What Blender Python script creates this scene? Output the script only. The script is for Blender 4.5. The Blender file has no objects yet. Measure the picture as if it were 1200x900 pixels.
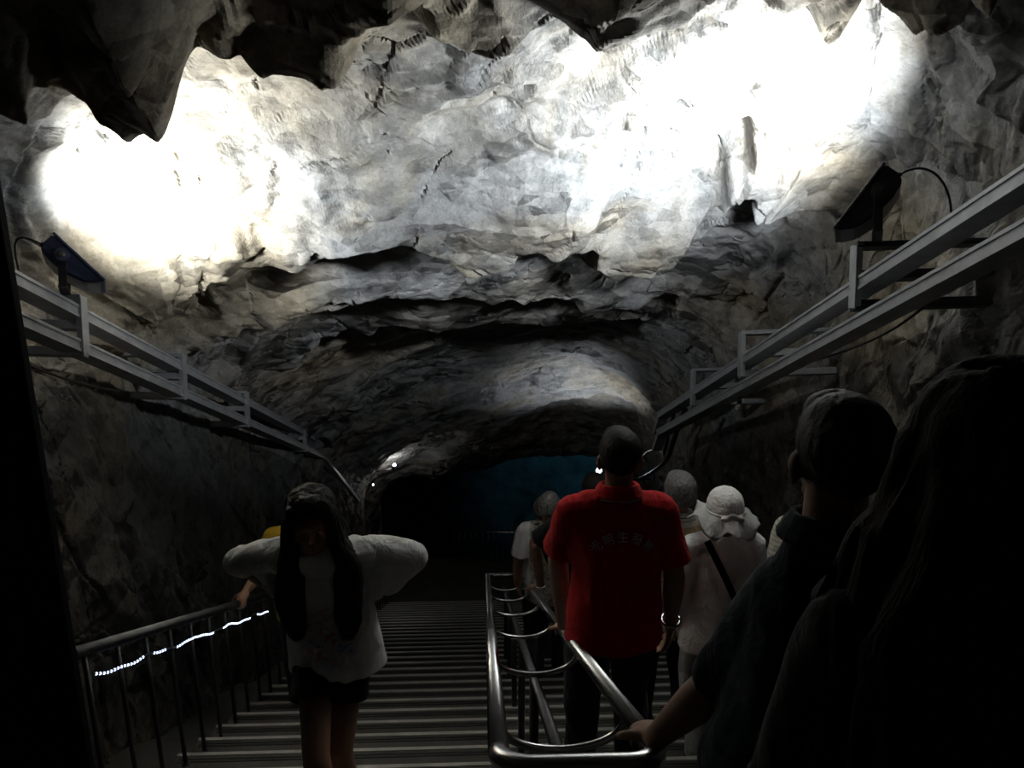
import bpy, bmesh, math, random
import numpy as np
from mathutils import Vector, Matrix, Euler
random.seed(7)
sc = bpy.context.scene
COL = sc.collection
PI = math.pi

# ------------------------------------------------------------------ camera and the slope of the stairs
F = 933.0
PITCH = math.radians(15.0)
YAW = math.radians(2.15)
H = 1.52                       # camera height above the nosing line at Y=0
TA = math.tan(math.radians(25.3))
CAMLOC = Vector((0, 0, H))
CAMROT = Euler((PI/2 - PITCH, 0, -YAW), 'XYZ').to_matrix()
cam_d = bpy.data.cameras.new('camera'); cam_d.sensor_width = 36; cam_d.lens = 36*F/1200
cam_d.clip_start = 0.02; cam_d.clip_end = 200
cam = bpy.data.objects.new('camera', cam_d); COL.objects.link(cam)
cam.location = CAMLOC; cam.rotation_euler = (PI/2 - PITCH, 0, -YAW)
sc.camera = cam

def ray(px, py):
    return CAMROT @ Vector(((px-600)/F, (450-py)/F, -1.0))
def at_x(px, py, X):
    d = ray(px, py); return CAMLOC + d*(X/d.x)
def at_y(px, py, Y):
    d = ray(px, py); return CAMLOC + d*(Y/d.y)
def at_h(px, py, h):           # point at height h above the nosing plane
    d = ray(px, py)            # z = H + k dz ; plane z = h - TA*y
    k = (h - H)/(d.z + TA*d.y); return CAMLOC + d*k
def nose(y):                   # world z of the nosing plane
    return -TA*y
def P(X, Y, h):
    return Vector((X, Y, nose(Y) + h))

# ------------------------------------------------------------------ materials
def newmat(name):
    m = bpy.data.materials.new(name); m.use_nodes = True
    nt = m.node_tree; b = nt.nodes['Principled BSDF']
    return m, nt, b
def link(nt, a, b): nt.links.new(a, b)
def tex_noise(nt, scale, detail=4, rough=.6, coord='Object', dist=0.0):
    tc = nt.nodes.new('ShaderNodeTexCoord'); n = nt.nodes.new('ShaderNodeTexNoise')
    n.inputs['Scale'].default_value = scale; n.inputs['Detail'].default_value = detail
    n.inputs['Roughness'].default_value = rough; n.inputs['Distortion'].default_value = dist
    link(nt, tc.outputs[coord], n.inputs['Vector']); return n
def ramp(nt, src, stops):
    r = nt.nodes.new('ShaderNodeValToRGB')
    el = r.color_ramp.elements
    while len(el) < len(stops): el.new(0.5)
    for e, (p, c) in zip(el, stops):
        e.position = p; e.color = (*c, 1) if len(c) == 3 else c
    link(nt, src, r.inputs['Fac']); return r
def bump(nt, b, src, strength, dist=.01, prev=None):
    bp = nt.nodes.new('ShaderNodeBump'); bp.inputs['Strength'].default_value = strength
    bp.inputs['Distance'].default_value = dist
    link(nt, src, bp.inputs['Height'])
    if prev: link(nt, prev.outputs['Normal'], bp.inputs['Normal'])
    link(nt, bp.outputs['Normal'], b.inputs['Normal']); return bp
def mix(nt, fac, a, bb, mode='MIX'):
    m = nt.nodes.new('ShaderNodeMix'); m.data_type = 'RGBA'; m.blend_type = mode
    for s, v in ((0, fac), (6, a), (7, bb)):
        if isinstance(v, (int, float)): m.inputs[s].default_value = v
        elif isinstance(v, tuple): m.inputs[s].default_value = (*v, 1)
        else: link(nt, v, m.inputs[s])
    return m.outputs[2]

def plain(name, col, rough=.6, metal=0., var=.15, scale=20., bstr=.1, bscale=60., spec=.5):
    m, nt, b = newmat(name)
    n = tex_noise(nt, scale, 4)
    r = ramp(nt, n.outputs['Fac'], [(.3, tuple(c*(1-var) for c in col)), (.7, tuple(min(1, c*(1+var)) for c in col))])
    link(nt, r.outputs['Color'], b.inputs['Base Color'])
    b.inputs['Roughness'].default_value = rough; b.inputs['Metallic'].default_value = metal
    b.inputs['Specular IOR Level'].default_value = spec
    if bstr:
        n2 = tex_noise(nt, bscale, 3); bump(nt, b, n2.outputs['Fac'], bstr, .01)
    return m
def cloth(name, col, rough=.9, var=.08, fold=.5, fscale=9):
    m, nt, b = newmat(name)
    n = tex_noise(nt, 14, 4)
    r = ramp(nt, n.outputs['Fac'], [(.3, tuple(c*(1-var) for c in col)), (.7, tuple(min(1, c*(1+var)) for c in col))])
    link(nt, r.outputs['Color'], b.inputs['Base Color'])
    b.inputs['Roughness'].default_value = rough; b.inputs['Specular IOR Level'].default_value = .15
    b.inputs['Sheen Weight'].default_value = .08
    w = tex_noise(nt, fscale, 3, .55, dist=1.2); b1 = bump(nt, b, w.outputs['Fac'], fold, .03)
    w2 = tex_noise(nt, 350, 2); bump(nt, b, w2.outputs['Fac'], .15, .002, b1)
    return m
def emit(name, col, strength):
    m, nt, b = newmat(name)
    b.inputs['Base Color'].default_value = (*[min(1, c) for c in col], 1)
    b.inputs['Emission Color'].default_value = (*col, 1); b.inputs['Emission Strength'].default_value = strength
    return m

def rock_mat(name='rock', dk=1.0):
    m, nt, b = newmat(name)
    n1 = tex_noise(nt, .9, 6, .65, dist=.6)
    n2 = tex_noise(nt, 5., 8, .7, dist=.15)
    n3 = tex_noise(nt, 45., 6, .75)
    n4 = tex_noise(nt, .45, 4, .55, dist=.3)
    base = ramp(nt, n2.outputs['Fac'], [(.2, (.05, .053, .056)), (.45, (.15, .154, .156)), (.62, (.21, .212, .212)), (.85, (.33, .33, .325))])
    tan = ramp(nt, n2.outputs['Fac'], [(.2, (.06, .043, .024)), (.5, (.21, .166, .098)), (.8, (.35, .30, .21))])
    tf = ramp(nt, n1.outputs['Fac'], [(.5, (0, 0, 0)), (.66, (1, 1, 1))])
    tf2 = ramp(nt, n4.outputs['Fac'], [(.45, (0, 0, 0)), (.62, (.75, .75, .75))])
    mul = nt.nodes.new('ShaderNodeMath'); mul.operation = 'MAXIMUM'
    m2 = nt.nodes.new('ShaderNodeMath'); m2.operation = 'MULTIPLY'
    link(nt, tf.outputs['Color'], m2.inputs[0]); m2.inputs[1].default_value = .55
    link(nt, m2.outputs[0], mul.inputs[0]); link(nt, tf2.outputs['Color'], mul.inputs[1])
    m3 = nt.nodes.new('ShaderNodeMath'); m3.operation = 'MULTIPLY'; link(nt, mul.outputs[0], m3.inputs[0]); m3.inputs[1].default_value = .92
    c = mix(nt, m3.outputs[0], base.outputs['Color'], tan.outputs['Color'])
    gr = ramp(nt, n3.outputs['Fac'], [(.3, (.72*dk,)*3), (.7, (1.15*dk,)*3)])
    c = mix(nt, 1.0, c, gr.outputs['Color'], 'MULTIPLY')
    link(nt, c, b.inputs['Base Color'])
    b.inputs['Roughness'].default_value = .82; b.inputs['Specular IOR Level'].default_value = .3
    # fractured facets: every cell of the rock has its own flat, tilted face
    def cells(scale, stretch, rot, tilt):
        tc = nt.nodes.new('ShaderNodeTexCoord'); wn = nt.nodes.new('ShaderNodeTexNoise'); wn.inputs['Scale'].default_value = scale*.7; wn.inputs['Detail'].default_value = 4
        link(nt, tc.outputs['Object'], wn.inputs['Vector'])
        sub = nt.nodes.new('ShaderNodeVectorMath'); sub.operation = 'SUBTRACT'; link(nt, wn.outputs['Color'], sub.inputs[0]); sub.inputs[1].default_value = (.5, .5, .5)
        scl = nt.nodes.new('ShaderNodeVectorMath'); scl.operation = 'SCALE'; link(nt, sub.outputs[0], scl.inputs[0]); scl.inputs['Scale'].default_value = .7/scale
        add = nt.nodes.new('ShaderNodeVectorMath'); link(nt, tc.outputs['Object'], add.inputs[0]); link(nt, scl.outputs[0], add.inputs[1])
        mp = nt.nodes.new('ShaderNodeMapping'); mp.inputs['Rotation'].default_value = rot; mp.inputs['Scale'].default_value = stretch; link(nt, add.outputs[0], mp.inputs['Vector'])
        vo = nt.nodes.new('ShaderNodeTexVoronoi'); vo.inputs['Scale'].default_value = scale; link(nt, mp.outputs[0], vo.inputs['Vector'])
        dv = nt.nodes.new('ShaderNodeVectorMath'); dv.operation = 'SUBTRACT'; link(nt, mp.outputs[0], dv.inputs[0]); link(nt, vo.outputs['Position'], dv.inputs[1])
        cc = nt.nodes.new('ShaderNodeVectorMath'); cc.operation = 'SUBTRACT'; link(nt, vo.outputs['Color'], cc.inputs[0]); cc.inputs[1].default_value = (.5, .5, .5)
        dt = nt.nodes.new('ShaderNodeVectorMath'); dt.operation = 'DOT_PRODUCT'; link(nt, dv.outputs[0], dt.inputs[0]); link(nt, cc.outputs[0], dt.inputs[1])
        ml = nt.nodes.new('ShaderNodeMath'); ml.operation = 'MULTIPLY'; link(nt, dt.outputs['Value'], ml.inputs[0]); ml.inputs[1].default_value = tilt
        return ml.outputs[0]
    c1 = cells(2.4, (.6, 1.3, 1.6), (.3, .25, .35), 1.0); c2 = cells(8., (.7, 1.2, 1.5), (.1, -.3, .2), 1.0)
    b0 = bump(nt, b, c1, .6, 1.); b00 = bump(nt, b, c2, .5, 1., b0)
    b1 = bump(nt, b, n2.outputs['Fac'], .22, .05, b00)
    n5 = tex_noise(nt, 130., 5, .7)
    b2 = bump(nt, b, n3.outputs['Fac'], .6, .012, b1)
    bump(nt, b, n5.outputs['Fac'], .4, .004, b2)
    return m
ROCK = rock_mat(); ROCKSHADE = rock_mat('shaded_rock', .48)  # second copy, for the walls: shade below the trays put into the rock colour
def dark_rock_mat():
    m, nt, b = newmat('cavern_rock')
    n = tex_noise(nt, 1.2, 7, .65); r = ramp(nt, n.outputs['Fac'], [(.3, (.05, .055, .06)), (.7, (.2, .21, .22))])
    link(nt, r.outputs['Color'], b.inputs['Base Color']); b.inputs['Roughness'].default_value = .85
    bump(nt, b, n.outputs['Fac'], .6, .1)
    return m
CAVERN = dark_rock_mat()
STEEL = plain('brushed_steel', (.62, .62, .63), .26, 1., .1, 30, .04, 200)
DULLSTEEL = plain('dull_steel', (.12, .12, .125), .45, 1., .2, 12, .08, 120)
TRAY = plain('galvanised_grey', (.36, .37, .39), .5, .55, .18, 9, .06, 150)
BLACKMETAL = plain('black_metal', (.02, .021, .024), .45, .3, .2, 20, .05)
NAVYMETAL = plain('navy_metal', (.035, .045, .085), .4, .3, .2, 20, .05)
RUBBER = plain('black_rubber', (.015, .015, .016), .55, 0, .2, 30, .05)
POSTM = plain('shaded_post', (.004, .0045, .007), .8, 0, .3, 8, .2, 40, .1)  # near-black: the unlit uphill side of the post put into its colour

# ------------------------------------------------------------------ objects
def link_obj(o, parent=None):
    COL.objects.link(o)
    if parent is not None: o.parent = parent
    return o
def tag(o, label=None, cat=None, group=None, kind=None):
    if label: o['label'] = label
    if cat: o['category'] = cat
    if group: o['group'] = group
    if kind: o['kind'] = kind
    return o
def empty(name, loc=(0, 0, 0), rz=0.0, label=None, cat=None, group=None):
    o = bpy.data.objects.new(name, None); COL.objects.link(o); o.location = loc; o.rotation_euler = (0, 0, rz)
    o.empty_display_size = .1
    return tag(o, label, cat, group)
def obj_bm(name, bm, mat, parent=None, smooth=False):
    me = bpy.data.meshes.new(name); bmesh.ops.recalc_face_normals(bm, faces=bm.faces[:])
    bm.to_mesh(me); bm.free()
    if smooth: me.polygons.foreach_set('use_smooth', [True]*len(me.polygons))
    me.materials.append(mat)
    return link_obj(bpy.data.objects.new(name, me), parent)
def obj_np(name, V, Fq, mat, parent=None, smooth=False):
    me = bpy.data.meshes.new(name)
    V = np.asarray(V, dtype=np.float32); Fq = np.asarray(Fq, dtype=np.int32); k = Fq.shape[1]
    me.vertices.add(len(V)); me.vertices.foreach_set('co', V.ravel())
    me.loops.add(Fq.size); me.loops.foreach_set('vertex_index', Fq.ravel())
    me.polygons.add(len(Fq)); me.polygons.foreach_set('loop_start', np.arange(0, Fq.size, k, dtype=np.int32))
    me.polygons.foreach_set('use_smooth', np.full(len(Fq), smooth, dtype=bool))
    me.update(calc_edges=True); me.validate()
    me.materials.append(mat)
    return link_obj(bpy.data.objects.new(name, me), parent)

def add_box(bm, c, size, rot=None, bev=0.0):
    r = bmesh.ops.create_cube(bm, size=1)
    M = Matrix.Translation(c) @ (rot.to_4x4() if rot is not None else Matrix()) @ Matrix.Diagonal((*size, 1))
    bmesh.ops.transform(bm, matrix=M, verts=r['verts'])
    if bev:
        es = list({e for v in r['verts'] for e in v.link_edges})
        bmesh.ops.bevel(bm, geom=es, offset=bev, segments=2, profile=.5, affect='EDGES')
def frame(d, up=Vector((0, 0, 1))):
    d = d.normalized(); s = d.cross(up)
    if s.length < 1e-4: s = d.cross(Vector((1, 0, 0)))
    s.normalize(); u = s.cross(d); return s, d, u
def beam(bm, a, b, w, hgt, up=Vector((0, 0, 1)), bev=0):
    a, b = Vector(a), Vector(b); s, d, u = frame(b-a, up)
    R = Matrix((s, d, u)).transposed()
    add_box(bm, (a+b)/2, (w, (b-a).length, hgt), R, bev)
def tube(bm, pts, r, seg=12, closed=False, caps=True):
    pts = [Vector(p) for p in pts]; n = len(pts); rings = []
    rr = r if hasattr(r, '__len__') else [r]*n
    prev = None
    for i, p in enumerate(pts):
        if closed: d = pts[(i+1) % n] - pts[i-1]
        else: d = pts[min(i+1, n-1)] - pts[max(i-1, 0)]
        d.normalize()
        if prev is None:
            s, _, u = frame(d)
        else:
            u = prev - d*prev.dot(d); u.normalize(); s = d.cross(u)
        prev = u
        rings.append([bm.verts.new(p + (s*math.cos(t) + u*math.sin(t))*rr[i]) for t in [2*PI*k/seg for k in range(seg)]])
    m = n if closed else n-1
    for i in range(m):
        A, B = rings[i], rings[(i+1) % n]
        for k in range(seg):
            f = bm.faces.new((A[k], A[(k+1) % seg], B[(k+1) % seg], B[k])); f.smooth = True
    if not closed and caps:
        bm.faces.new(rings[0][::-1]); bm.faces.new(rings[-1])
def bezier(p0, p1, p2, p3, n=16):
    p0, p1, p2, p3 = map(Vector, (p0, p1, p2, p3)); out = []
    for i in range(n+1):
        t = i/n; s = 1-t; out.append(p0*s**3 + p1*3*s*s*t + p2*3*s*t*t + p3*t**3)
    return out
def sphere(bm, c, r, seg=12, sc_=(1, 1, 1)):
    q = bmesh.ops.create_uvsphere(bm, u_segments=seg, v_segments=max(6, seg//2+2), radius=r)
    bmesh.ops.transform(bm, matrix=Matrix.Translation(c) @ Matrix.Diagonal((*sc_, 1)), verts=q['verts'])
    for v in q['verts']:
        for f in v.link_faces: f.smooth = True

# ------------------------------------------------------------------ numpy noise
RS = np.random.RandomState(11)
PERM = RS.permutation(4096)
def hsh(ix, iy, iz=0, k=0):
    a = PERM[(ix.astype(np.int64) + 17*k) & 4095]; a = PERM[(a + iy.astype(np.int64)*31 + k*7) & 4095]
    a = PERM[(a + (iz.astype(np.int64) if hasattr(iz, 'astype') else iz)*57 + 13*k) & 4095]
    return a/4096.0
def vnoise(x, y, z, k=0):
    ix, iy, iz = np.floor(x), np.floor(y), np.floor(z); fx, fy, fz = x-ix, y-iy, z-iz
    fx, fy, fz = [t*t*t*(t*(6*t-15)+10) for t in (fx, fy, fz)]
    def g(a, b, c): return hsh(ix+a, iy+b, iz+c, k)
    x0 = (g(0,0,0)*(1-fx)+g(1,0,0)*fx)*(1-fy) + (g(0,1,0)*(1-fx)+g(1,1,0)*fx)*fy
    x1 = (g(0,0,1)*(1-fx)+g(1,0,1)*fx)*(1-fy) + (g(0,1,1)*(1-fx)+g(1,1,1)*fx)*fy
    return (x0*(1-fz)+x1*fz)*2-1
def fbm(x, y, z, o=4, k=0, gain=.5):
    s = 0; a = 1; t = 0
    for i in range(o):
        s = s + a*vnoise(x*2**i, y*2**i, z*2**i, k+i*3); t += a; a *= gain
    return s/t
def facets(u, v, k, tilt=.5, kap=26.):
    """cellular blocks, each with a flat face of its own height and tilt, meeting in short steep risers"""
    iu, iv = np.floor(u), np.floor(v)
    best = np.full(u.shape, 1e9); sec = np.full(u.shape, 1e9); hh = np.zeros(u.shape); C_ = []
    for a in (-1, 0, 1):
        for b in (-1, 0, 1):
            cu, cv = iu+a, iv+b
            pu = cu + hsh(cu, cv, 0, k+1); pv = cv + hsh(cu, cv, 0, k+2)
            d = (u-pu)**2 + (v-pv)**2
            val = (hsh(cu, cv, 0, k+3)*2-1) + tilt*((hsh(cu, cv, 0, k+4)*2-1)*(u-pu) + (hsh(cu, cv, 0, k+5)*2-1)*(v-pv))*2
            sec = np.where(d < best, best, np.minimum(sec, d)); best = np.minimum(d, best); C_.append((d, val))
    W = 0
    for d, val in C_:
        w = np.exp(-(d-best)*kap); hh = hh + w*val; W = W + w
    return hh/W, np.sqrt(sec)-np.sqrt(best)
def sstep(a, b, x):
    t = np.clip((x-a)/(b-a), 0, 1); return t*t*(3-2*t)
# ------------------------------------------------------------------ the rock tunnel
# profiles (X, h) from the foot of the left wall over the roof to the foot of the right wall, at several Y
PROF = {
 -3.0: [(-2.9,-1.0),(-2.9,0.6),(-2.9,1.9),(-2.95,2.7),(-2.8,3.4),(-1.7,4.0),(-.1,4.1),(1.2,4.25),(2.3,4.25),(2.85,3.7),(3.0,2.8),(2.9,1.3),(2.8,-1.0)],
  3.0: [(-2.75,-1.0),(-2.75,0.6),(-2.8,1.9),(-2.85,2.7),(-2.8,3.5),(-1.8,4.05),(-.1,4.05),(1.2,4.25),(2.25,4.3),(2.8,3.8),(2.9,2.9),(2.8,1.3),(2.7,-1.0)],
  4.6: [(-2.6,-1.0),(-2.65,0.6),(-2.7,1.9),(-2.8,2.7),(-2.8,3.5),(-1.8,4.1),(-.2,4.05),(1.2,4.3),(2.2,4.25),(2.65,3.7),(2.75,2.8),(2.65,1.3),(2.6,-1.0)],
  6.6: [(-2.55,-1.0),(-2.55,0.6),(-2.6,1.9),(-2.7,2.7),(-2.5,3.3),(-1.6,3.75),(-.1,3.85),(1.2,4.0),(2.0,3.9),(2.5,3.4),(2.65,2.7),(2.65,1.3),(2.6,-1.0)],
  9.2: [(-2.5,-1.0),(-2.5,0.6),(-2.55,1.9),(-2.6,2.6),(-2.3,3.2),(-1.4,3.8),(0,4.1),(1.2,4.2),(2.0,3.9),(2.5,3.3),(2.65,2.5),(2.7,1.3),(2.7,-1.0)],
 12.0: [(-2.4,-1.0),(-2.4,0.6),(-2.4,1.7),(-2.4,2.3),(-2.1,2.85),(-1.3,3.35),(0,3.75),(1.2,4.05),(2.2,3.8),(2.8,3.0),(2.95,2.3),(2.95,1.2),(2.95,-1.0)],
 15.5: [(-2.2,-1.0),(-2.2,0.6),(-2.2,1.6),(-2.15,2.1),(-1.9,2.55),(-1.2,2.8),(0,2.95),(1.2,3.1),(2.3,3.1),(3.0,2.7),(3.25,2.1),(3.25,1.2),(3.25,-1.0)],
}
KY = sorted(PROF); KP = np.array([PROF[y] for y in KY])        # (nk, 13, 2)
def catmull(P_, t):
    n = len(P_); i = np.clip(np.floor(t).astype(int), 0, n-2); f = (t-i)[:, None]
    p0, p1, p2, p3 = P_[np.clip(i-1, 0, n-1)], P_[i], P_[i+1], P_[np.clip(i+2, 0, n-1)]
    return .5*(2*p1 + (p2-p0)*f + (2*p0-5*p1+4*p2-p3)*f*f + (3*p1-p0-3*p2+p3)*f**3)
NU = 960
# denser samples over the roof
uu = np.linspace(0, 1, NU)
tpar = np.interp(uu, [0, .17, .26, .80, .88, 1], [0, 2.4, 3.2, 9.2, 10., 12.])
Ys = [-3.0]
while Ys[-1] < 15.5:
    y = Ys[-1]; Ys.append(y + (.03 if y < 1.2 else max(.008, .0024*y)))
Ys = np.array(Ys); NV = len(Ys)
prof = np.zeros((NV, 13, 2))
for c in range(13):
    for d in range(2):
        yy = np.interp(Ys, KY, np.arange(len(KY)))
        prof[:, c, d] = catmull(KP[:, c, d][:, None], yy)[:, 0]
XY = np.zeros((NV, NU, 2))
for j in range(NV): XY[j] = catmull(prof[j], tpar)
X = XY[..., 0]; Hh = XY[..., 1]; YY = np.repeat(Ys[:, None], NU, 1)
dX = np.gradient(X, axis=1); dH = np.gradient(Hh, axis=1)
L = np.sqrt(dX**2 + dH**2) + 1e-9
nx, nh = dH/L, -dX/L            # towards the inside of the tunnel
U = np.cumsum(L, axis=1); U = U - U[:, NU//2:NU//2+1]
V = YY*1.0
roof = sstep(2.6, 3.3, Hh)      # 1 on the roof, 0 on the walls
# warp
wu = .22*fbm(U*1.1, V*1.1, V*0+.5, 3, 40) + .05*fbm(U*5, V*5, V*0, 3, 41)
wv = .22*fbm(U*1.1+9, V*1.1, V*0+2.5, 3, 42) + .05*fbm(U*5+7, V*5, V*0, 3, 43)
Uw, Vw = U+wu, V+wv
ca, sa = math.cos(.22), math.sin(.22)
Ur, Vr = Uw*ca - Vw*sa, Uw*sa + Vw*ca
f1, e1 = facets(Ur/1.5, Vr/.85, 100, .55, 34.)
f2, e2 = facets(Ur/.62+3.3, Vr/.36+1.7, 200, .7)
f3, e3 = facets(Ur/.23+5.1, Vr/.15+2.2, 300, .8, 16.)
f4, e4 = facets((Ur*.9+Vr*.3)/.095, (Vr-.3*Ur)/.06, 400, .9, 12.)
big = fbm(U*.5, V*.5, V*0+3.3, 3, 20)
fine = fbm(U*9, V*9, V*0+1.3, 3, 30, .6)
# how blocky: near roof very broken, smoother band where the lamps shine, walls moderately broken
rough = fbm(U*.7+4, V*.9, V*0+8, 2, 50)
rough = sstep(-.25, .45, rough)
near = 1 - sstep(3.2, 4.0, V - .12*X)
rough = np.clip(.35 + .5*rough + .45*near*roof - .3*roof*sstep(3.8, 4.3, V)*(1-sstep(6.0, 6.8, V)), .22, 1.1)
flat = 1 - roof
amp = (1 - .35*flat)
bed = fbm(Uw*.55 + .3*Vw, Vw*2.6, V*0+6.1, 3, 90); bed2 = fbm(Uw*1.6 - .5*Vw, Vw*1.9, V*0+4.4, 3, 95)
CR = np.exp(-(e1/.018)**2)*.045 + np.exp(-(e2/.03)**2)*.028*rough + np.exp(-(bed/.014)**2)*.045*sstep(-.1, .3, bed2) + np.exp(-(bed2/.010)**2)*.03*sstep(0, .3, bed)
def soft(a, n):
    for _ in range(n):
        b = np.pad(a, ((0, 0), (1, 1)), 'edge'); a = (b[:, :-2] + 2*b[:, 1:-1] + b[:, 2:])/4
        b = np.pad(a, ((1, 1), (0, 0)), 'edge'); a = (b[:-2] + 2*b[1:-1] + b[2:])/4
    return a
far = 1 - .6*sstep(6.3, 7.5, V)*(1 - sstep(9.3, 10.5, V))
disp = amp*soft(.15*big + .12*f1*(.4+.7*rough) + .075*f2*rough*far, 1)
detail = amp*(soft(.030*f3*(.25+.8*rough)*far + .010*f4*(.3+.7*rough)*far + .014*fine, 1) - CR)
# ledges of the roof (heights are measured down into the tunnel)
def ledge(pts, drop, width, side=1, tail=1.0):
    """a scarp along a line of (X, Y): the roof hangs lower by drop on one side of it, tapering off over tail metres"""
    w = [at_h(x_, y_, h_) for x_, y_, h_ in pts]
    xs = [p.x for p in w]; ys = [p.y for p in w]
    yl = np.interp(X + wu*1.2, xs, ys) + wv*1.3
    d = (V - yl - .07*f2 - .035*f3)*side
    fade = np.interp(X, [xs[0], xs[0]+.35, xs[-1]-.35, xs[-1]], [0, 1, 1, 0])
    return drop*sstep(-width, 0, d)*(1 - sstep(.05, tail, d))*fade*roof
LEDGES = [
 ([(-260,150,3.45),(-60,150,3.45),(60,152,3.45),(130,168,3.45),(205,160,3.45),(262,130,3.45)], .52, .07, -1, 3.2),
 ([(150,110,3.6),(250,128,3.6),(330,128,3.6),(420,112,3.65),(560,70,3.75)], .30, .07, -1, .75),
 ([(1010,70,3.75),(1070,98,3.7),(1160,112,3.6),(1300,120,3.5),(1500,130,3.4)], .42, .08, -1, 3.),
 ([(105,166,3.7),(150,170,3.7),(250,160,3.7)], .12, .05, -1, .30),
 ([(400,100,3.75),(470,108,3.75),(620,112,3.75),(700,70,3.8)], .13, .05, -1, .25),
 ([(600,40,3.85),(680,58,3.85),(800,50,3.9),(930,46,3.9),(1060,78,3.85),(1250,110,3.8)], .24, .06, -1, .9),
 ([(300,250,3.9),(430,222,3.9),(520,205,3.9)], .10, .05, -1, .4),
 ([(60,338,3.45),(200,334,3.45),(300,325,3.45),(480,312,3.45),(560,325,3.48),(700,338,3.52),(800,330,3.6),(860,245,3.8),(1000,235,3.85)], .42, .09, -1, .8),
 ([(200,372,3.5),(430,366,3.5),(560,356,3.6),(740,382,3.6),(860,380,3.5)], .20, .10, -1, .8),
 ([(300,420,3.5),(500,405,3.5),(700,420,3.5),(840,410,3.5)], .18, .12, -1, .8),
]
led = 0
for a in LEDGES: led = led + ledge(*a)
disp = disp + soft(led, 2)
# steep risers are eased over a few grid cells so that they stay clean
for n_ in (4, 8):
    g_ = np.hypot(np.gradient(disp, axis=0), np.gradient(disp, axis=1))
    m_ = np.clip(soft(sstep(.009, .018, g_), 3)*1.5, 0, 1)
    disp = disp*(1-m_) + soft(disp, n_)*m_
g_ = np.hypot(np.gradient(disp, axis=0), np.gradient(disp, axis=1))
disp = disp + detail*(1 - .8*soft(sstep(.006, .014, g_), 2))
PX = X + nx*disp; PH = Hh + nh*disp
PY = YY + .10*fbm(U*1.7, V*1.7, V*0+7.7, 4, 60) * (1-sstep(14.5, 15.5, V))
# an uneven lip where the tunnel ends
PZ = -TA*PY + PH
VV = np.stack([PX, PY, PZ], -1).reshape(-1, 3)
def grid_faces(j0, j1, i0, i1):
    jj, ii = np.meshgrid(np.arange(j0, j1-1), np.arange(i0, i1-1), indexing='ij')
    a = (jj*NU + ii).ravel(); return np.stack([a, a+1, a+1+NU, a+NU], -1)
def sub_mesh(name, i0, i1, mat=ROCK):
    f = grid_faces(0, NV, i0, i1); used, inv = np.unique(f, return_inverse=True)
    o = obj_np(name, VV[used], inv.reshape(f.shape), mat); o['kind'] = 'structure'; return o
iL = int(np.argmin(np.abs(tpar-3.0))); iR = int(np.argmin(np.abs(tpar-10.)))
sub_mesh('wall_left', 0, iL+1, ROCKSHADE); sub_mesh('ceiling', iL, iR+1); sub_mesh('wall_right', iR, NU, ROCKSHADE)

# the big dark chamber beyond the tunnel mouth
def sheet(name, fn, nu, nv, mat, ampl, sc_, smooth=False):
    a, b = np.meshgrid(np.linspace(0, 1, nu), np.linspace(0, 1, nv))
    p = fn(a, b)
    fct, _ = facets(a*sc_*1.3 + .2*fbm(a*9, b*9, a*0, 3, 5), b*sc_, 700, .6)
    n = .6*fbm(a*sc_, b*sc_, a*0+2, 5, 77) + .35*fct
    du = np.gradient(p, axis=1); dv = np.gradient(p, axis=0); nn = np.cross(du, dv); nn /= np.linalg.norm(nn, axis=-1, keepdims=True)+1e-9
    edge = np.minimum(np.minimum(a, 1-a), np.minimum(b, 1-b)); edge = np.clip(edge*12, 0, 1)
    p = p + nn*(ampl*n*edge)[..., None]
    jj, ii = np.meshgrid(np.arange(nv-1), np.arange(nu-1), indexing='ij'); q = (jj*nu+ii).ravel()
    o = obj_np(name, p.reshape(-1, 3), np.stack([q, q+1, q+1+nu, q+nu], -1), mat, None, smooth); o['kind'] = 'structure'; return o
YE = 15.45; ZL = nose(14.0) - .17            # landing level
def cavern(a, b):
    th = (a - .5)*PI*1.02                      # half drum around the landing
    x = .4 + 9.5*np.sin(th); y = YE - .2 + 11.0*np.cos(th); z = ZL - 8.5 + b*16
    return np.stack([x, y, z], -1)
sheet('wall_back', cavern, 260, 120, CAVERN, .5, 9)
def cav_floor(a, b):
    x = .4 + (a-.5)*20; y = YE + .3 + b*12; z = ZL - 8.0 + 0*a
    return np.stack([x, y, z], -1)
sheet('floor_chamber', cav_floor, 80, 60, CAVERN, .3, 6)
def cav_roof(a, b):
    x = .4 + (a-.5)*20; y = YE - .3 + b*12; z = ZL + 7.0 + 0*a
    return np.stack([x, y, z], -1)
sheet('ceiling_chamber', cav_roof, 120, 80, CAVERN, .5, 7)
# closing wall around the tunnel mouth (two wings and a brow)
def wing(side):
    def fn(a, b):
        x = (-2.15 - a*7.6) if side < 0 else (3.05 + a*7.6); return np.stack([x, YE + 0*a - .02, ZL - 8.4 + b*16], -1)
    return fn
sheet('wall_mouth_left', wing(-1), 60, 60, CAVERN, .25, 6); sheet('wall_mouth_right', wing(1), 60, 60, CAVERN, .25, 6)
def brow(a, b):
    i = (iL + a*(iR-iL)).astype(int)
    x0 = PX[-1][i]; z0 = PZ[-1][i]; return np.stack([x0, YE + .02 + 0*a, z0*(1-b) + (ZL+7.6)*b], -1)
sheet('wall_mouth_brow', brow, 200, 30, CAVERN, .12, 6)
def rear(a, b):
    return np.stack([-3.4 + 6.9*a, -3.0 + 0*a, nose(-3) - 1.2 + 5.8*b], -1)
sheet('wall_rear', rear, 60, 60, ROCK, .2, 5)
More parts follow.
